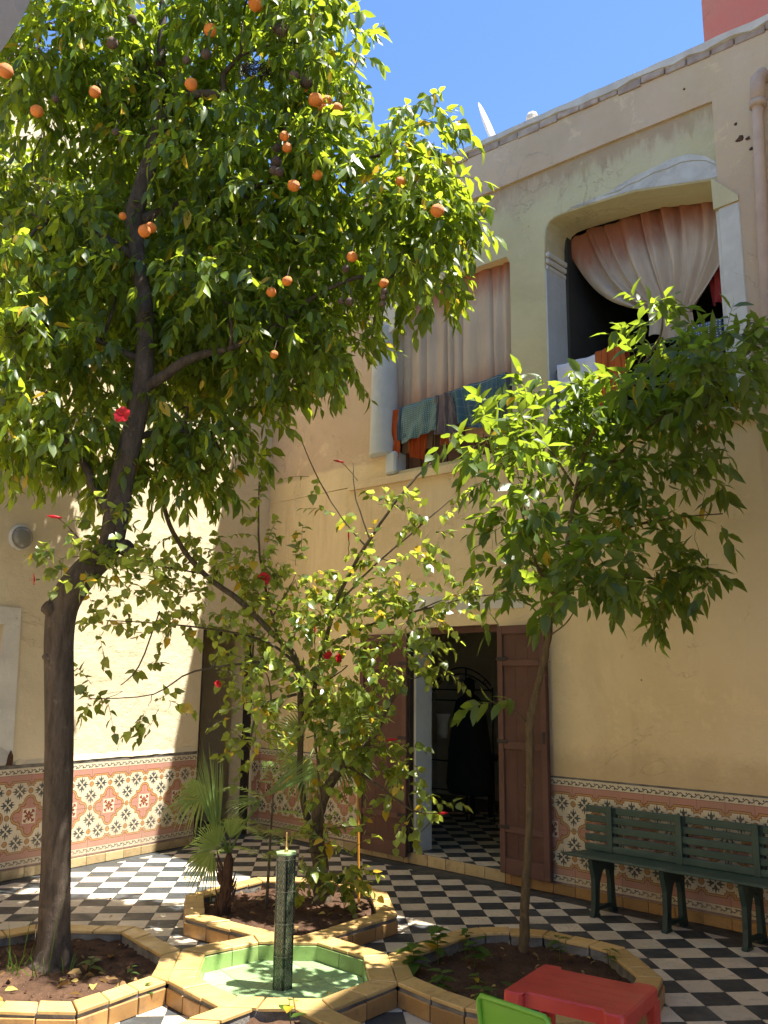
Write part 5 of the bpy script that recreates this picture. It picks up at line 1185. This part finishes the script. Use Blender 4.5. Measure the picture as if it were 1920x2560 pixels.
def twig_leaves(tw, length, nleaf, size, wid, spread=.9, hang=.5, sv=.3):
    P = []; D = []; S = []; twigs = []
    for row in tw:
        p = row[:3]; d = row[3:].copy(); L = length*rng.uniform(.6, 1.3); m = int(nleaf*rng.uniform(.7, 1.25)); a = np.cross(d, [0, 0, 1.0]); a /= np.linalg.norm(a)+1e-9; b = np.cross(d, a)
        pts = [p]; ph = rng.uniform(0, 6.28)
        for i in range(m):
            t = (i+.5)/m; dd = d+np.array([0, 0, -.5*t]); dd /= np.linalg.norm(dd); q = p+d*L*t+np.array([0, 0, -.25*L*t*t])
            ang = ph+i*2.4; side_ = a*math.cos(ang)+b*math.sin(ang)
            ld = dd*(.35+.5*t)+side_*spread*(1-.45*t)+np.array([0, 0, -hang])+rng.normal(size=3)*.22
            P.append(q); D.append(ld); S.append(size*rng.uniform(1-sv, 1+sv)*(1-.25*abs(t-.5)))
        twigs.append((p, p+d*L*.5+np.array([0, 0, -.06*L]), p+d*L+np.array([0, 0, -.25*L])))
    P, D, S = np.array(P), np.array(D), np.array(S)
    U = np.tile([0, 0, 1.0], (len(P), 1))+rng.normal(size=P.shape)*.5
    return P, D, U, S, np.full(len(P), 1.0)*rng.uniform(.8, 1.15, len(P)), twigs
def twig_mesh(twigs, r):
    mb_v = []; mb_f = []
    for t in twigs:
        d = t[2]-t[0]; a = np.cross(d, [.3, .2, 1]); a /= np.linalg.norm(a)+1e-9; b = np.cross(d, a); b /= np.linalg.norm(b)+1e-9; k = len(mb_v)
        for i, p in enumerate(t):
            rr_ = r*(1, .75, .4)[i]
            for j in range(3): th = 2.094*j; mb_v.append(tuple(p+(a*math.cos(th)+b*math.sin(th))*rr_))
        for i in range(2):
            for j in range(3): mb_f.append((k+i*3+j, k+i*3+(j+1) % 3, k+i*3+3+(j+1) % 3, k+i*3+3+j))
    return mesh_from(mb_v, mb_f, 'twigs')
def foliage(root, base, tw, length, nleaf, size, wid, mat, kind='citrus', parts=300, twr=.0022, tmat=None, **k):
    tm, F_ = leaf_template(wid, kind=kind); P, D, U, S, W_, twigs = twig_leaves(tw, length, nleaf, size, wid, **k)
    b = np.array(base); P = P-b
    cam_ = np.array([0, 0, 1.57])-b; dist = np.linalg.norm(P-cam_, axis=1)/S; order = np.argsort(dist)
    big = order[:parts]; rest_ = order[parts:]
    me = build_leaves(P[rest_], D[rest_], U[rest_], S[rest_], W_[rest_], tm, F_); add('foliage', me, mat, root, kind='stuff')
    one = mesh_from(tm, F_, 'leaf', smooth=True); one.materials.append(mat)
    x, y, z = frames(D[big], U[big])
    for i, q in enumerate(big):
        s = S[q]; M4 = Matrix(((x[i, 0]*s, y[i, 0]*s*W_[q], z[i, 0]*s, P[q, 0]), (x[i, 1]*s, y[i, 1]*s*W_[q], z[i, 1]*s, P[q, 1]), (x[i, 2]*s, y[i, 2]*s*W_[q], z[i, 2]*s, P[q, 2]), (0, 0, 0, 1)))
        o = bpy.data.objects.new('leaf', one); COL.objects.link(o); o.parent = root; o.matrix_local = M4
    tm_ = twig_mesh([(t[0]-b, t[1]-b, t[2]-b) for t in twigs], twr); add('twigs', tm_, tmat or M_BARK, root, kind='stuff')
    return P
def limb(root, base, path, mat, name='branch', n=9, sub=4, wob=.10, grow=None):
    pts = spline(path, sub); pts = [(p[0]-base[0]+random.uniform(-.004, .004), p[1]-base[1], p[2]-base[2], p[3]) for p in pts]
    add(name, MB().tube(pts, n, wob=wob).mesh('limb', True), mat, root)
def link_limbs(root, base, clusters, trunk_pts, mat, r0=.012):
    """a thin limb from the nearest point of the skeleton to each clump"""
    T = np.array([p[:4] for p in trunk_pts])
    for c in clusters:
        q = np.array(c[:3]); d = np.linalg.norm(T[:, :3]-q-np.array([0, 0, -.15]), axis=1); i = int(np.argmin(d))
        a = T[i, :3]; 
        if d[i] < .12: continue
        m = (a+q)/2+rng.normal(size=3)*.06+np.array([0, 0, .04]); r = min(T[i, 3]*.7, r0)
        limb(root, base, [(*a, r), (*m, r*.7), (*q, r*.35)], mat, n=6, sub=4)
# --- the orange tree
T1_BASE = (-1.785, 5.1, .05)
orange_tree = thing('orange_tree', 'tall orange tree with a thick bent trunk and ripe fruit, filling the left', 'tree', T1_BASE)
tr = spline(T1TR, 5)
k = (1.35, 1.12, 1.04)
tr = [(p[0], p[1], p[2]-(.03 if i == 0 else 0), p[3]*(1.22 if i < 2 else 1.08 if i < 5 else 1)) for i, p in enumerate(tr)]
mb = MB(); pts = [(p[0]-T1_BASE[0], p[1]-T1_BASE[1], p[2]-T1_BASE[2], p[3]) for p in tr]; mb.tube(pts, 22)
# fluted, knotty surface
from mathutils import noise as mnoise
nv = []; nper = 22
for i, v in enumerate(mb.v):
    ring = i//nper; c = Vector(pts[min(ring, len(pts)-1)][:3]); d = Vector(v)-c; a = math.atan2(d.y, d.x); zz = c.z
    f = 1+.10*mnoise.noise(Vector((math.cos(a)*1.3, math.sin(a)*1.3, zz*1.6)))+.05*mnoise.noise(Vector((math.cos(a)*4, math.sin(a)*4, zz*3)))
    if zz < .5: f += .16*(1-zz/.5)*max(0, math.sin(a*4+1.0+zz*1.2))
    nv.append(tuple(c+d*f))
mb.v = nv
add('trunk', mb.mesh('trunk', True), M_BARK, orange_tree)
for kx, (x, y, z, r) in enumerate([(-1.95, 5.04, 1.99, .045), (-1.925, 5.03, 1.70, .022), (-1.53, 5.08, 2.36, .045)]):    # pruned stubs and knots
    o_ = (x-T1_BASE[0], y-T1_BASE[1], z-T1_BASE[2]); add('knot', MB().lathe([(r*1.1, -.04), (r, -.01), (r*.9, .02), (r*.55, .03), (r*.4, .012), (.004, .008)], 12, mat=Matrix.Translation(o_) @ Matrix.Rotation(-.9 if kx != 2 else .9, 4, 'Y') @ Matrix.Rotation(.5, 4, 'X')).mesh('knot', True), M_BARK, orange_tree)
skel = list(tr)
for B_ in (T1B1, T1B2, T1B3, T1B4, T1B5, T1B6, T1B7, T1B8, T1B9): limb(orange_tree, T1_BASE, B_, M_BARK, wob=.14); skel += spline(B_, 3)
link_limbs(orange_tree, T1_BASE, T1C, skel, M_BARK, .016)
tw = sample_twigs(T1C, 660*T1D, shell=.50, droop=.6, flat=1.45)
TT = np.array([p[:3] for p in spline(T1TR, 6)+spline(T1B4, 5)[:20]+spline(T1B2, 4)+spline(T1B1, 4)])   # the wood stays free of twigs on the open side
dd_ = np.min(np.hypot(tw[:, None, 0]-TT[None, :, 0], (tw[:, None, 2]-TT[None, :, 2])+.25*(tw[:, None, 1]-TT[None, :, 1])), axis=1)
tw = tw[~((dd_ < .15) & (tw[:, 1] < 5.25) & (rng.random(len(tw)) < .88))]
foliage(orange_tree, T1_BASE, tw, .19, 9, .106, .36, M_LF1, hang=.62, sv=.38)
# fruit
def fruit_mesh(seed, dry=False):
    bm = bmesh.new(); bmesh.ops.create_icosphere(bm, subdivisions=2, radius=1.0)
    for v in bm.verts:
        nn = mnoise.noise(v.co*(1.5 if not dry else 2.6)+Vector((seed, 0, 0))); v.co *= 1+(.06 if not dry else .10)*nn
        v.co.z *= .95
        if v.co.z > .85: v.co.z -= .06
    me = bpy.data.meshes.new('fruit'); bm.to_mesh(me); bm.free(); me.polygons.foreach_set('use_smooth', [True]*len(me.polygons)); return me
FM = fruit_mesh(1); FM2 = fruit_mesh(5); DM = fruit_mesh(2, True)
def stalk(root, p, r, base):
    add('stalk', MB().tube([(p[0]-base[0], p[1]-base[1], p[2]-base[2]+r*.9, .0025), (p[0]-base[0]+.01, p[1]-base[1]+.02, p[2]-base[2]+r+.07, .0025)], 5).mesh('stalk'), M_BARK, root)
for x, y, z, px in ORG:
    r = max(.026, px*.97*(y+.17*z)/1863); o = add('orange', FM if random.random() < .5 else FM2, M_ORG, orange_tree, Matrix.Translation((x-T1_BASE[0], y-T1_BASE[1], z-T1_BASE[2])) @ Matrix.Rotation(random.uniform(0, 6), 4, 'Z') @ Matrix.Rotation(random.gauss(0, .3), 4, 'X') @ Matrix.Diagonal((r, r*random.uniform(.93, 1), r*random.uniform(.9, 1.06), 1))); stalk(orange_tree, (x, y, z), r, T1_BASE)
for x, y, z, px in DRY:
    r = max(.018, px*1.0*(y+.17*z)/1863); o = add('dried_orange', DM, M_DRY, orange_tree, Matrix.Translation((x-T1_BASE[0], y-T1_BASE[1], z-T1_BASE[2])) @ Matrix.Rotation(random.uniform(0, 6), 4, 'X') @ Matrix.Scale(r, 4)); stalk(orange_tree, (x, y, z), r, T1_BASE)
# nest
nm = MB(); nx_, ny_, nz_ = -.86, 4.9, 5.45
for i in range(260):
    a = random.uniform(0, 6.28); b = random.gauss(0, .5); r = .095*random.uniform(.5, 1.05); c = Vector((r*math.cos(a), r*math.sin(a)*.8, .05*b-.02)); d = Vector((-math.sin(a), math.cos(a), random.gauss(0, .5)))+Vector((random.gauss(0, .5), random.gauss(0, .5), random.gauss(0, .4))); d.normalize(); L = random.uniform(.05, .10)
    p, q = c-d*L/2, c+d*L/2; nm.tube([(*p, .0022), (*q, .0014)], 3)
o = add('nest', nm.mesh('nest'), M_NEST, None, (nx_, ny_, nz_)); o['label'] = 'dark bird nest of tangled twigs high in the orange tree'; o['category'] = 'nest'
# --- the young citrus
T2_BASE = (T2TR[0][0], T2TR[0][1], .045)
sap = thing('young_citrus_tree', 'young citrus tree with a thin thorny stem rising from the right planter', 'tree', T2_BASE)
limb(sap, T2_BASE, [(T2TR[0][0], T2TR[0][1], .02, .03)]+T2TR[0:], M_BARK2, 'trunk', 12, 6, .30)
skel2 = spline(T2TR, 4)
for B_ in (T2B1, T2B2, T2B3, T2B4, T2B5, T2B6): limb(sap, T2_BASE, B_, M_BARK2, n=7); skel2 += spline(B_, 3)
link_limbs(sap, T2_BASE, T2C, skel2, M_BARK2, .006)
th = MB()
for i in range(26):
    p = random.choice(spline(T2TR, 8)[8:60]); a = random.uniform(0, 6.28); q = (p[0]-T2_BASE[0]+math.cos(a)*(p[3]+.03), p[1]-T2_BASE[1]+math.sin(a)*(p[3]+.03), p[2]-T2_BASE[2]+.008)
    th.tube([(p[0]-T2_BASE[0], p[1]-T2_BASE[1], p[2]-T2_BASE[2], .003), (*q, .0006)], 4)
add('thorns', th.mesh('thorns'), M_BARK2, sap, kind='stuff')
tw = sample_twigs(T2C, 510*T2D, shell=.6, droop=.1, flat=1.25)
e = T2B6[-1]; extra = np.array([[e[0]+.02, e[1], e[2], -.9, -.2, -.1], [e[0]+.12, e[1]-.02, e[2]+.02, -.5, -.4, .0]]); e2 = np.array([[T2B6[1][0], T2B6[1][1], T2B6[1][2], .8, -.3, -.1]])
foliage(sap, T2_BASE, np.concatenate([tw, extra]), .21, 9, .118, .40, M_LF2, parts=300, tmat=M_BARK2, spread=.9, hang=.30, sv=.35)
# --- the hibiscus
H_BASE = (HB1[0][0], HB1[0][1], .055)
hib = thing('hibiscus', 'sprawling hibiscus with yellowing leaves and red flowers in the back planter', 'shrub', H_BASE)
limb(hib, H_BASE, [(HB1[0][0], HB1[0][1], .02, .062)]+HB1, M_BARK3, 'trunk', 12, 5, .2)
skel3 = spline(HB1, 4)
for B_ in (HB2, HB3, HB4, HB5, HB6, HB7, HB8, HB9, HB10, HB11, HB12, HB13, HB14, HB15, HB16):
    limb(hib, H_BASE, B_, M_BARK3, n=7, wob=.12); skel3 += spline(B_, 3)
link_limbs(hib, H_BASE, HC+HC2, skel3, M_BARK3, .006)
tw = sample_twigs(HC+HC2, 290*HD, shell=.6, droop=-.05, flat=.8)
foliage(hib, H_BASE, tw, .20, 8, .066, .74, M_LF3, kind='ovate', parts=300, tmat=M_BARK3, spread=1.0, hang=.45, sv=.4)
def flower(root, base, p, r, facing=(-.2, -1, .1), petals=5):
    f = Vector(facing).normalized(); q = f.to_track_quat('Z', 'Y').to_matrix().to_4x4(); fl = add('flower', MB().tube([(0, 0, -r*.8, r*.14), (0, 0, -.1*r, r*.2)], 6).mesh('calyx'), M_LFG, root, Matrix.Translation((p[0]-base[0], p[1]-base[1], p[2]-base[2])) @ q)
    for k_ in range(petals):
        a = 2*math.pi*k_/petals
        def fn(u, v):
            w_ = r*.62*math.sin(math.pi*min(1, .12+.80*v))**.7; x = (u-.5)*2*w_; y = v*r*1.05; z = .35*r*math.sin(v*1.6)-.15*r*v*v+.10*r*math.sin(6*u+k_)*v
            return (x, y, z)
        vs = []; 
        me = grid_cloth(fn, 5, 5); add('petal', me, M_PET, fl, Matrix.Rotation(a, 4, 'Z'))
    add('stamen', MB().tube([(0, 0, 0, r*.05), (0, -.1*r, r*1.0, r*.03), (0, -.12*r, r*1.1, r*.08)], 5).mesh('stamen'), M_PET, fl)
FL_DIR = [(-.2, -1, .1), (-1, -.4, -.1), (-.5, -.8, .6), (.8, -.8, .1), (.1, -1, -.2), (.7, -.7, .3)]
for i, (x, y, z, px) in enumerate(FLW): flower(hib, H_BASE, (x, y, z), px*(y+.15*z)/1863, FL_DIR[i])
for x, y, z, px, dr_ in BUD:
    r = px*y/1863*.48; b = H_BASE
    dv = Vector((dr_*.9, -.2, .35 if dr_ == 0 else .1)).normalized()
    limb(hib, b, [(x, y, z, .0025), (x-dr_*.06, y+.03, z-.05, .003), (x-dr_*.13, y+.05, z-.13, .003)], M_BARK3, 'stem', 5, 3)
    bd = add('bud', MB().tube([(0, 0, -.03, r*.3), (0, 0, 0, r*.7), (0, 0, .018, r*.8), (0, 0, .045, r*.35), (0, 0, .055, .001)], 8).mesh('bud', True), M_PET, hib, Matrix.Translation((x-b[0], y-b[1], z-b[2])) @ dv.to_track_quat('Z', 'Y').to_matrix().to_4x4())
# --- fan palms
def fan(root, base, hub, tip_dir, nrm, length, n=22, spread=150, mat=None, pet_from=None, droop=.25, fold=.0):
    """a fan leaf: blades spread round the hub"""
    hub = Vector(hub); t = Vector(tip_dir).normalized(); nn = Vector(nrm).normalized(); sx = t.cross(nn).normalized(); nn = sx.cross(t)
    mb = MB(); 
    n = int(n*1.4)
    for i in range(n):
        a = math.radians(-spread/2+spread*i/(n-1)); d = (t*math.cos(a)+sx*math.sin(a)); d = (d+nn*random.uniform(-.08, .08)-nn*fold*abs(math.sin(a))).normalized(); L = length*random.uniform(.85, 1.05)*(1-.22*abs(a)/math.radians(spread/2)); w_ = length*math.radians(spread)/(n-1)*.17+.0022
        sd = d.cross(nn).normalized(); p0 = hub+d*.01; p1 = hub+d*L*.45; p2 = hub+d*L*.78+Vector((0, 0, -droop*L*.15)); p3 = hub+d*L+Vector((0, 0, -droop*L*random.uniform(.3, .8)))
        k = len(mb.v); zf = nn*w_*.5
        mb.v += [tuple(p0), tuple(p1-sd*w_+zf), tuple(p1), tuple(p1+sd*w_+zf), tuple(p2-sd*w_*.6), tuple(p2-zf*.3), tuple(p2+sd*w_*.6), tuple(p3)]
        mb.f += [(k, k+1, k+2), (k, k+2, k+3), (k+1, k+4, k+5, k+2), (k+2, k+5, k+6, k+3), (k+4, k+7, k+5), (k+5, k+7, k+6)]
    mb.v = [tuple(Vector(v)-Vector(base)) for v in mb.v]
    fr = add('frond', mb.mesh('frond', False), mat or M_LFP, root)
    if pet_from is not None:
        a = Vector(pet_from)-Vector(base); b = hub-Vector(base); m = (a+b)/2+Vector((0, 0, .03)); add('stem', MB().tube([(*a, .008), (*m, .006), (*b, .005)], 6).mesh('petiole'), M_LFP, fr)
PB = (-1.03, 6.15, .055)
palm = thing('fan_palm', 'small fan palm with a shaggy brown stem in the left of the back planter', 'palm', PB)
add('trunk', MB().tube([(0, 0, -.04, .045), (-.005, 0, .08, .040), (0, 0, .2, .036), (.01, 0, .34, .030), (.01, 0, .39, .018)], 12, wob=.35).mesh('trunk', True), M_PALMB, palm)
for i in range(22):
    a = random.uniform(0, 6.28); z = random.uniform(0, .33); r = .036; add('leaf_base', MB().tube([(r*math.cos(a), r*math.sin(a), z, .012), ((r+.022)*math.cos(a), (r+.022)*math.sin(a), z+.05, .008), ((r+.035)*math.cos(a), (r+.035)*math.sin(a), z+.10, .002)], 5).mesh('stub'), M_PALMB, palm)
crown = Vector((-1.02, 6.15, .44))
fan(palm, PB, (-1.08, 6.05, .52), (-.21, .05, 1), (.4, -1, 0), .66, 22, 27, pet_from=crown, droop=.0)
fan(palm, PB, (-1.07, 6.00, .50), (-.45, -.30, .55), (-.2, -1, .4), .24, 18, 120, pet_from=crown, droop=.05)
fan(palm, PB, (-1.00, 6.05, .55), (.22, -.2, .9), (.2, -1, .1), .22, 12, 70, pet_from=crown, droop=.1)
fan(palm, PB, (-.80, 6.0, .82), (.80, -.05, .52), (-.5, -.6, .6), .56, 22, 34, pet_from=crown, droop=.05)
fan(palm, PB, (-.80, 6.02, .80), (-.60, -.2, .02), (.1, -.4, .9), .28, 12, 70, pet_from=crown, droop=.5)
fan(palm, PB, (-1.20, 6.05, .80), (-.75, -.2, -.02), (.0, -.3, .9), .30, 14, 80, pet_from=crown, droop=.9)
fan(palm, PB, (-1.22, 6.3, .85), (-.5, .1, -.3), (0, -1, .4), .32, 14, 110, pet_from=crown, droop=.8)
fan(palm, PB, (-1.15, 6.25, .45), (-.4, .0, -.7), (0, -1, .3), .30, 14, 90, pet_from=crown, droop=.5)
PB2 = (-.44, 6.62, .055)
palm2 = thing('fan_palm', 'taller dark fan palm standing behind the hibiscus trunk', 'palm', PB2)
add('trunk', MB().tube([(0, 0, -.04, .03), (.0, 0, .5, .022), (-.01, 0, 1.12, .016)], 9, wob=.3).mesh('trunk', True), M_PALMB, palm2)
c2_ = Vector((-.45, 6.62, 1.15))
for hub, td, L, sp, nn_ in (((-.33, 6.5, 1.28), (.55, -.1, .6), .42, 120, 20), ((-.55, 6.5, 1.18), (-.75, -.2, .15), .36, 110, 14), ((-.46, 6.45, 1.30), (-.1, -.3, 1), .34, 110, 14), ((-.36, 6.45, 1.10), (.7, -.2, -.3), .38, 100, 14), ((-.52, 6.5, 1.05), (-.4, -.3, -.6), .38, 110, 14)):
    fan(palm2, PB2, hub, td, (0, -1, .3), L, nn_, sp, pet_from=c2_, droop=.3)
# thin feathery plant between the palm and the column
PB3 = (-.78, 6.35, .055)
fea = thing('feathery_plant', 'thin-leaved dark plant arching behind the tiled column', 'plant', PB3)
add('stem', MB().tube([(0, 0, -.03, .012), (.01, 0, .4, .009), (.02, 0, .75, .005)], 7).mesh('stem'), M_BARK3, fea)
for i in range(13):
    a = random.uniform(0, 6.28); h0 = random.uniform(.25, .75); L = random.uniform(.35, .60); el = random.uniform(.1, .9); d = Vector((math.cos(a), math.sin(a)*.7, el)).normalized(); mb = MB(); p = Vector((.01, 0, h0)); pts_ = []
    for k_ in range(13):
        t = k_/12; q = p+d*L*t+Vector((0, 0, -.45*L*t*t)); pts_.append((*q, .0028*(1-.6*t)))
        if k_ > 1:
            sd = d.cross(Vector((0, 0, 1))).normalized()
            for s in (-1, 1):
                e_ = q+sd*s*.085*(1.05-t*.7)+d*.06+Vector((0, 0, -.03)); m_ = (q+e_)/2+Vector((0, 0, .008)); w_ = Vector((0, 0, .0035))+d*.003; kk = len(mb.v)
                mb.v += [tuple(q), tuple(m_-w_), tuple(e_), tuple(m_+w_)]; mb.f.append((kk, kk+1, kk+2, kk+3))
    mb.tube(pts_, 4); add('frond', mb.mesh('frond'), M_LFP, fea)
# cane
cane = add('garden_cane', MB().tube([(0, 0, -.03, .009), (-.03, -.03, 1.25, .008)], 8).mesh('cane'), M_YST, None, (-.148, 6.5, .06)); cane['label'] = 'thin orange garden cane stuck in the soil of the back planter'; cane['category'] = 'cane'
# --- seedlings, weeds and litter
def weed(root_name, label, p, h, n, size, group=None, seed=0):
    r = random.Random(seed); t = thing(root_name, label, 'seedling', p, group)
    top = Vector((r.uniform(-.02, .02), r.uniform(-.02, .02), h)); add('stem', MB().tube([(0, 0, -.015, .003), (*(top*.5), .0025), (*top, .0015)], 5).mesh('stem'), M_LFG, t)
    tm, F_ = leaf_template(.52, kind='ovate'); one = weed.me
    for i in range(n):
        a = i*2.4+r.uniform(-.3, .3); f = .25+.75*(i+1)/n; d = Vector((math.cos(a), math.sin(a), r.uniform(-.25, .35))).normalized(); u_ = Vector((0, 0, 1)); y = u_.cross(d).normalized(); z = d.cross(y); s = size*r.uniform(.7, 1.15); q = top*f
        o = bpy.data.objects.new('leaf', one); COL.objects.link(o); o.parent = t; o.matrix_local = Matrix(((d.x*s, y.x*s, z.x*s, q.x), (d.y*s, y.y*s, z.y*s, q.y), (d.z*s, y.z*s, z.z*s, q.z), (0, 0, 0, 1)))
    return t
tm_, F_ = leaf_template(.55, kind='ovate'); weed.me = mesh_from(tm_, F_, 'leaf', smooth=True); weed.me.materials.append(M_LFG)
WEEDS = [
 ('leafy seedling at the left corner of the sapling planter, the bushiest of them', (.19, 5.00, .05), .13, 16, .075),
 ('tall leafy seedling in the left back of the sapling planter', (.33, 5.22, .05), .16, 16, .075),
 ('seedling left of the sapling with drooping lowest leaf', (.52, 5.12, .05), .12, 9, .085),
 ('small seedling near the back curb of the sapling planter', (.50, 5.42, .05), .10, 8, .05),
 ('low seedling in the front left of the sapling planter', (.32, 4.72, .05), .09, 10, .07),
 ('broad seedling at the front curb beside the green chair', (.51, 4.50, .05), .08, 11, .07),
 ('two-leaved seedling between the sapling and the front curb', (.66, 4.70, .05), .05, 3, .07),
 ('tiny seedling with pale leaves left of the sapling', (.50, 4.86, .05), .04, 5, .045),
 ('slender seedling right behind the sapling', (1.02, 5.27, .05), .11, 7, .06),
 ('seedling growing on the right curb of the sapling planter', (1.27, 5.12, .06), .08, 6, .05),
 ('seedling beside the left corner of the red table', (.80, 4.58, .05), .05, 4, .06),
 ('upright three-leaved seedling on the nearest planter rim', (-.385, 4.19, .065), .10, 4, .075),
 ('round-leaved seedling behind the orange tree trunk in the left planter', (-1.545, 4.98, .055), .06, 7, .060),
 ('pale seedling at the right corner of the left planter', (-1.14, 4.60, .055), .05, 4, .04),
 ('pale little seedling in the middle of the left planter', (-1.30, 4.90, .055), .04, 4, .035),
 ('leafy shoot at the foot of the hibiscus', (-.24, 6.25, .06), .20, 16, .065)]
for i, (lb, p, h, n, s) in enumerate(WEEDS): weed('seedling', lb, p, h*1.2, n, s*1.3, 'seedlings in the planters', i+3)
# grass blades at the trunk foot
gb = MB()
for i in range(26):
    a = random.uniform(0, 6.28); x, y = -1.80+.13*math.cos(a)+random.uniform(-.05, .05), 4.98+.08*math.sin(a); h = random.uniform(.05, .14); dx, dy = random.uniform(-.08, .08), random.uniform(-.06, .04); w_ = .003; k = len(gb.v)
    gb.v += [(x-w_, y, .05), (x+w_, y, .05), (x+dx*.5+w_*.7, y+dy*.5, .05+h*.7), (x+dx*.5-w_*.7, y+dy*.5, .05+h*.7), (x+dx, y+dy, .05+h)]; gb.f += [(k, k+1, k+2, k+3), (k+3, k+2, k+4)]
for (x, y, h, dx) in ((-1.74, 4.92, .42, .06), (-1.95, 5.1, .30, .05), (-2.0, 5.05, .25, -.02), (-1.88, 5.1, .28, .02)):
    k = len(gb.v); w_ = .003; gb.v += [(x-w_, y, .05), (x+w_, y, .05), (x+dx*.4+w_*.8, y, .05+h*.6), (x+dx*.4-w_*.8, y, .05+h*.6), (x+dx, y-.01, .05+h)]; gb.f += [(k, k+1, k+2, k+3), (k+3, k+2, k+4)]
gr = add('grass', gb.mesh('grass'), M_LFG, None, kind='stuff'); gr['label'] = 'thin grass blades around the foot of the orange tree'; gr['category'] = 'grass'
# fallen leaves
lt, lF = leaf_template(.5, fold=.25, curl=.3); litm = mesh_from(lt, lF, 'leaf', smooth=True); litm.materials.append(M_DRYL)
lit = MB(); 
def strew(n, poly, z, smin, smax):
    x0, x1 = min(p[0] for p in poly), max(p[0] for p in poly); y0, y1 = min(p[1] for p in poly), max(p[1] for p in poly); c = 0
    while c < n:
        x, y = random.uniform(x0, x1), random.uniform(y0, y1)
        if not pin((x, y), poly): continue
        c += 1; s = random.uniform(smin, smax); M4 = Matrix.Translation((x, y, z+random.uniform(.004, .02))) @ Matrix.Rotation(random.uniform(0, 6.28), 4, 'Z') @ Matrix.Rotation(random.gauss(0, .45), 4, 'X') @ Matrix.Rotation(random.gauss(.1, .3), 4, 'Y') @ Matrix.Scale(s, 4)
        lit.put([M4 @ Vector(v) for v in lt], lF)
strew(60, LEFT_I, .055, .03, .08); strew(45, FAR_I, .065, .03, .07); strew(45, RIGHT_I, .05, .015, .05); strew(30, NEAR_I, .065, .03, .07)
strew(7, [(-2.6, 5.9), (-1.2, 5.9), (-1.2, 7.6), (-2.6, 7.6)], .0, .02, .04); strew(3, POOL_I, .014, .03, .05)
lo = add('leaf_litter', lit.mesh('litter', True), M_DRYL, None, kind='stuff'); lo['label'] = 'dry fallen leaves scattered over the planter soil'; lo['category'] = 'leaf litter'
cr_ = MB()
for poly, z, n in ((LEFT_I, .052, 500), (FAR_I, .058, 350), (RIGHT_I, .047, 450), (NEAR_I, .062, 150)):
    x0, x1 = min(p[0] for p in poly), max(p[0] for p in poly); y0, y1 = min(p[1] for p in poly), max(p[1] for p in poly)
    for i in range(n):
        x, y = random.uniform(x0, x1), random.uniform(y0, y1)
        if not pin((x, y), poly): continue
        r = abs(random.gauss(0, .006))+.003; k = len(cr_.v); cr_.v += [(x+r*random.uniform(.6, 1.2), y, z), (x-r*.5, y+r*random.uniform(.5, 1.1), z), (x-r*.5, y-r*.9, z), (x+random.uniform(-.3, .3)*r, y, z+r*1.1)]; cr_.f += [(k, k+1, k+3), (k+1, k+2, k+3), (k+2, k, k+3)]
cl = add('soil_crumbs', cr_.mesh('crumbs'), M_SOIL, None, kind='stuff'); cl['label'] = 'crumbs of earth strewn on the planter soil'; cl['category'] = 'crumbs'
fo = add('fallen_orange', FM, M_ORG, None, Matrix.Translation((-1.80, 4.42, .085)) @ Matrix.Scale(.036, 4)); fo['label'] = 'fallen orange lying on the soil at the left edge'; fo['category'] = 'orange'
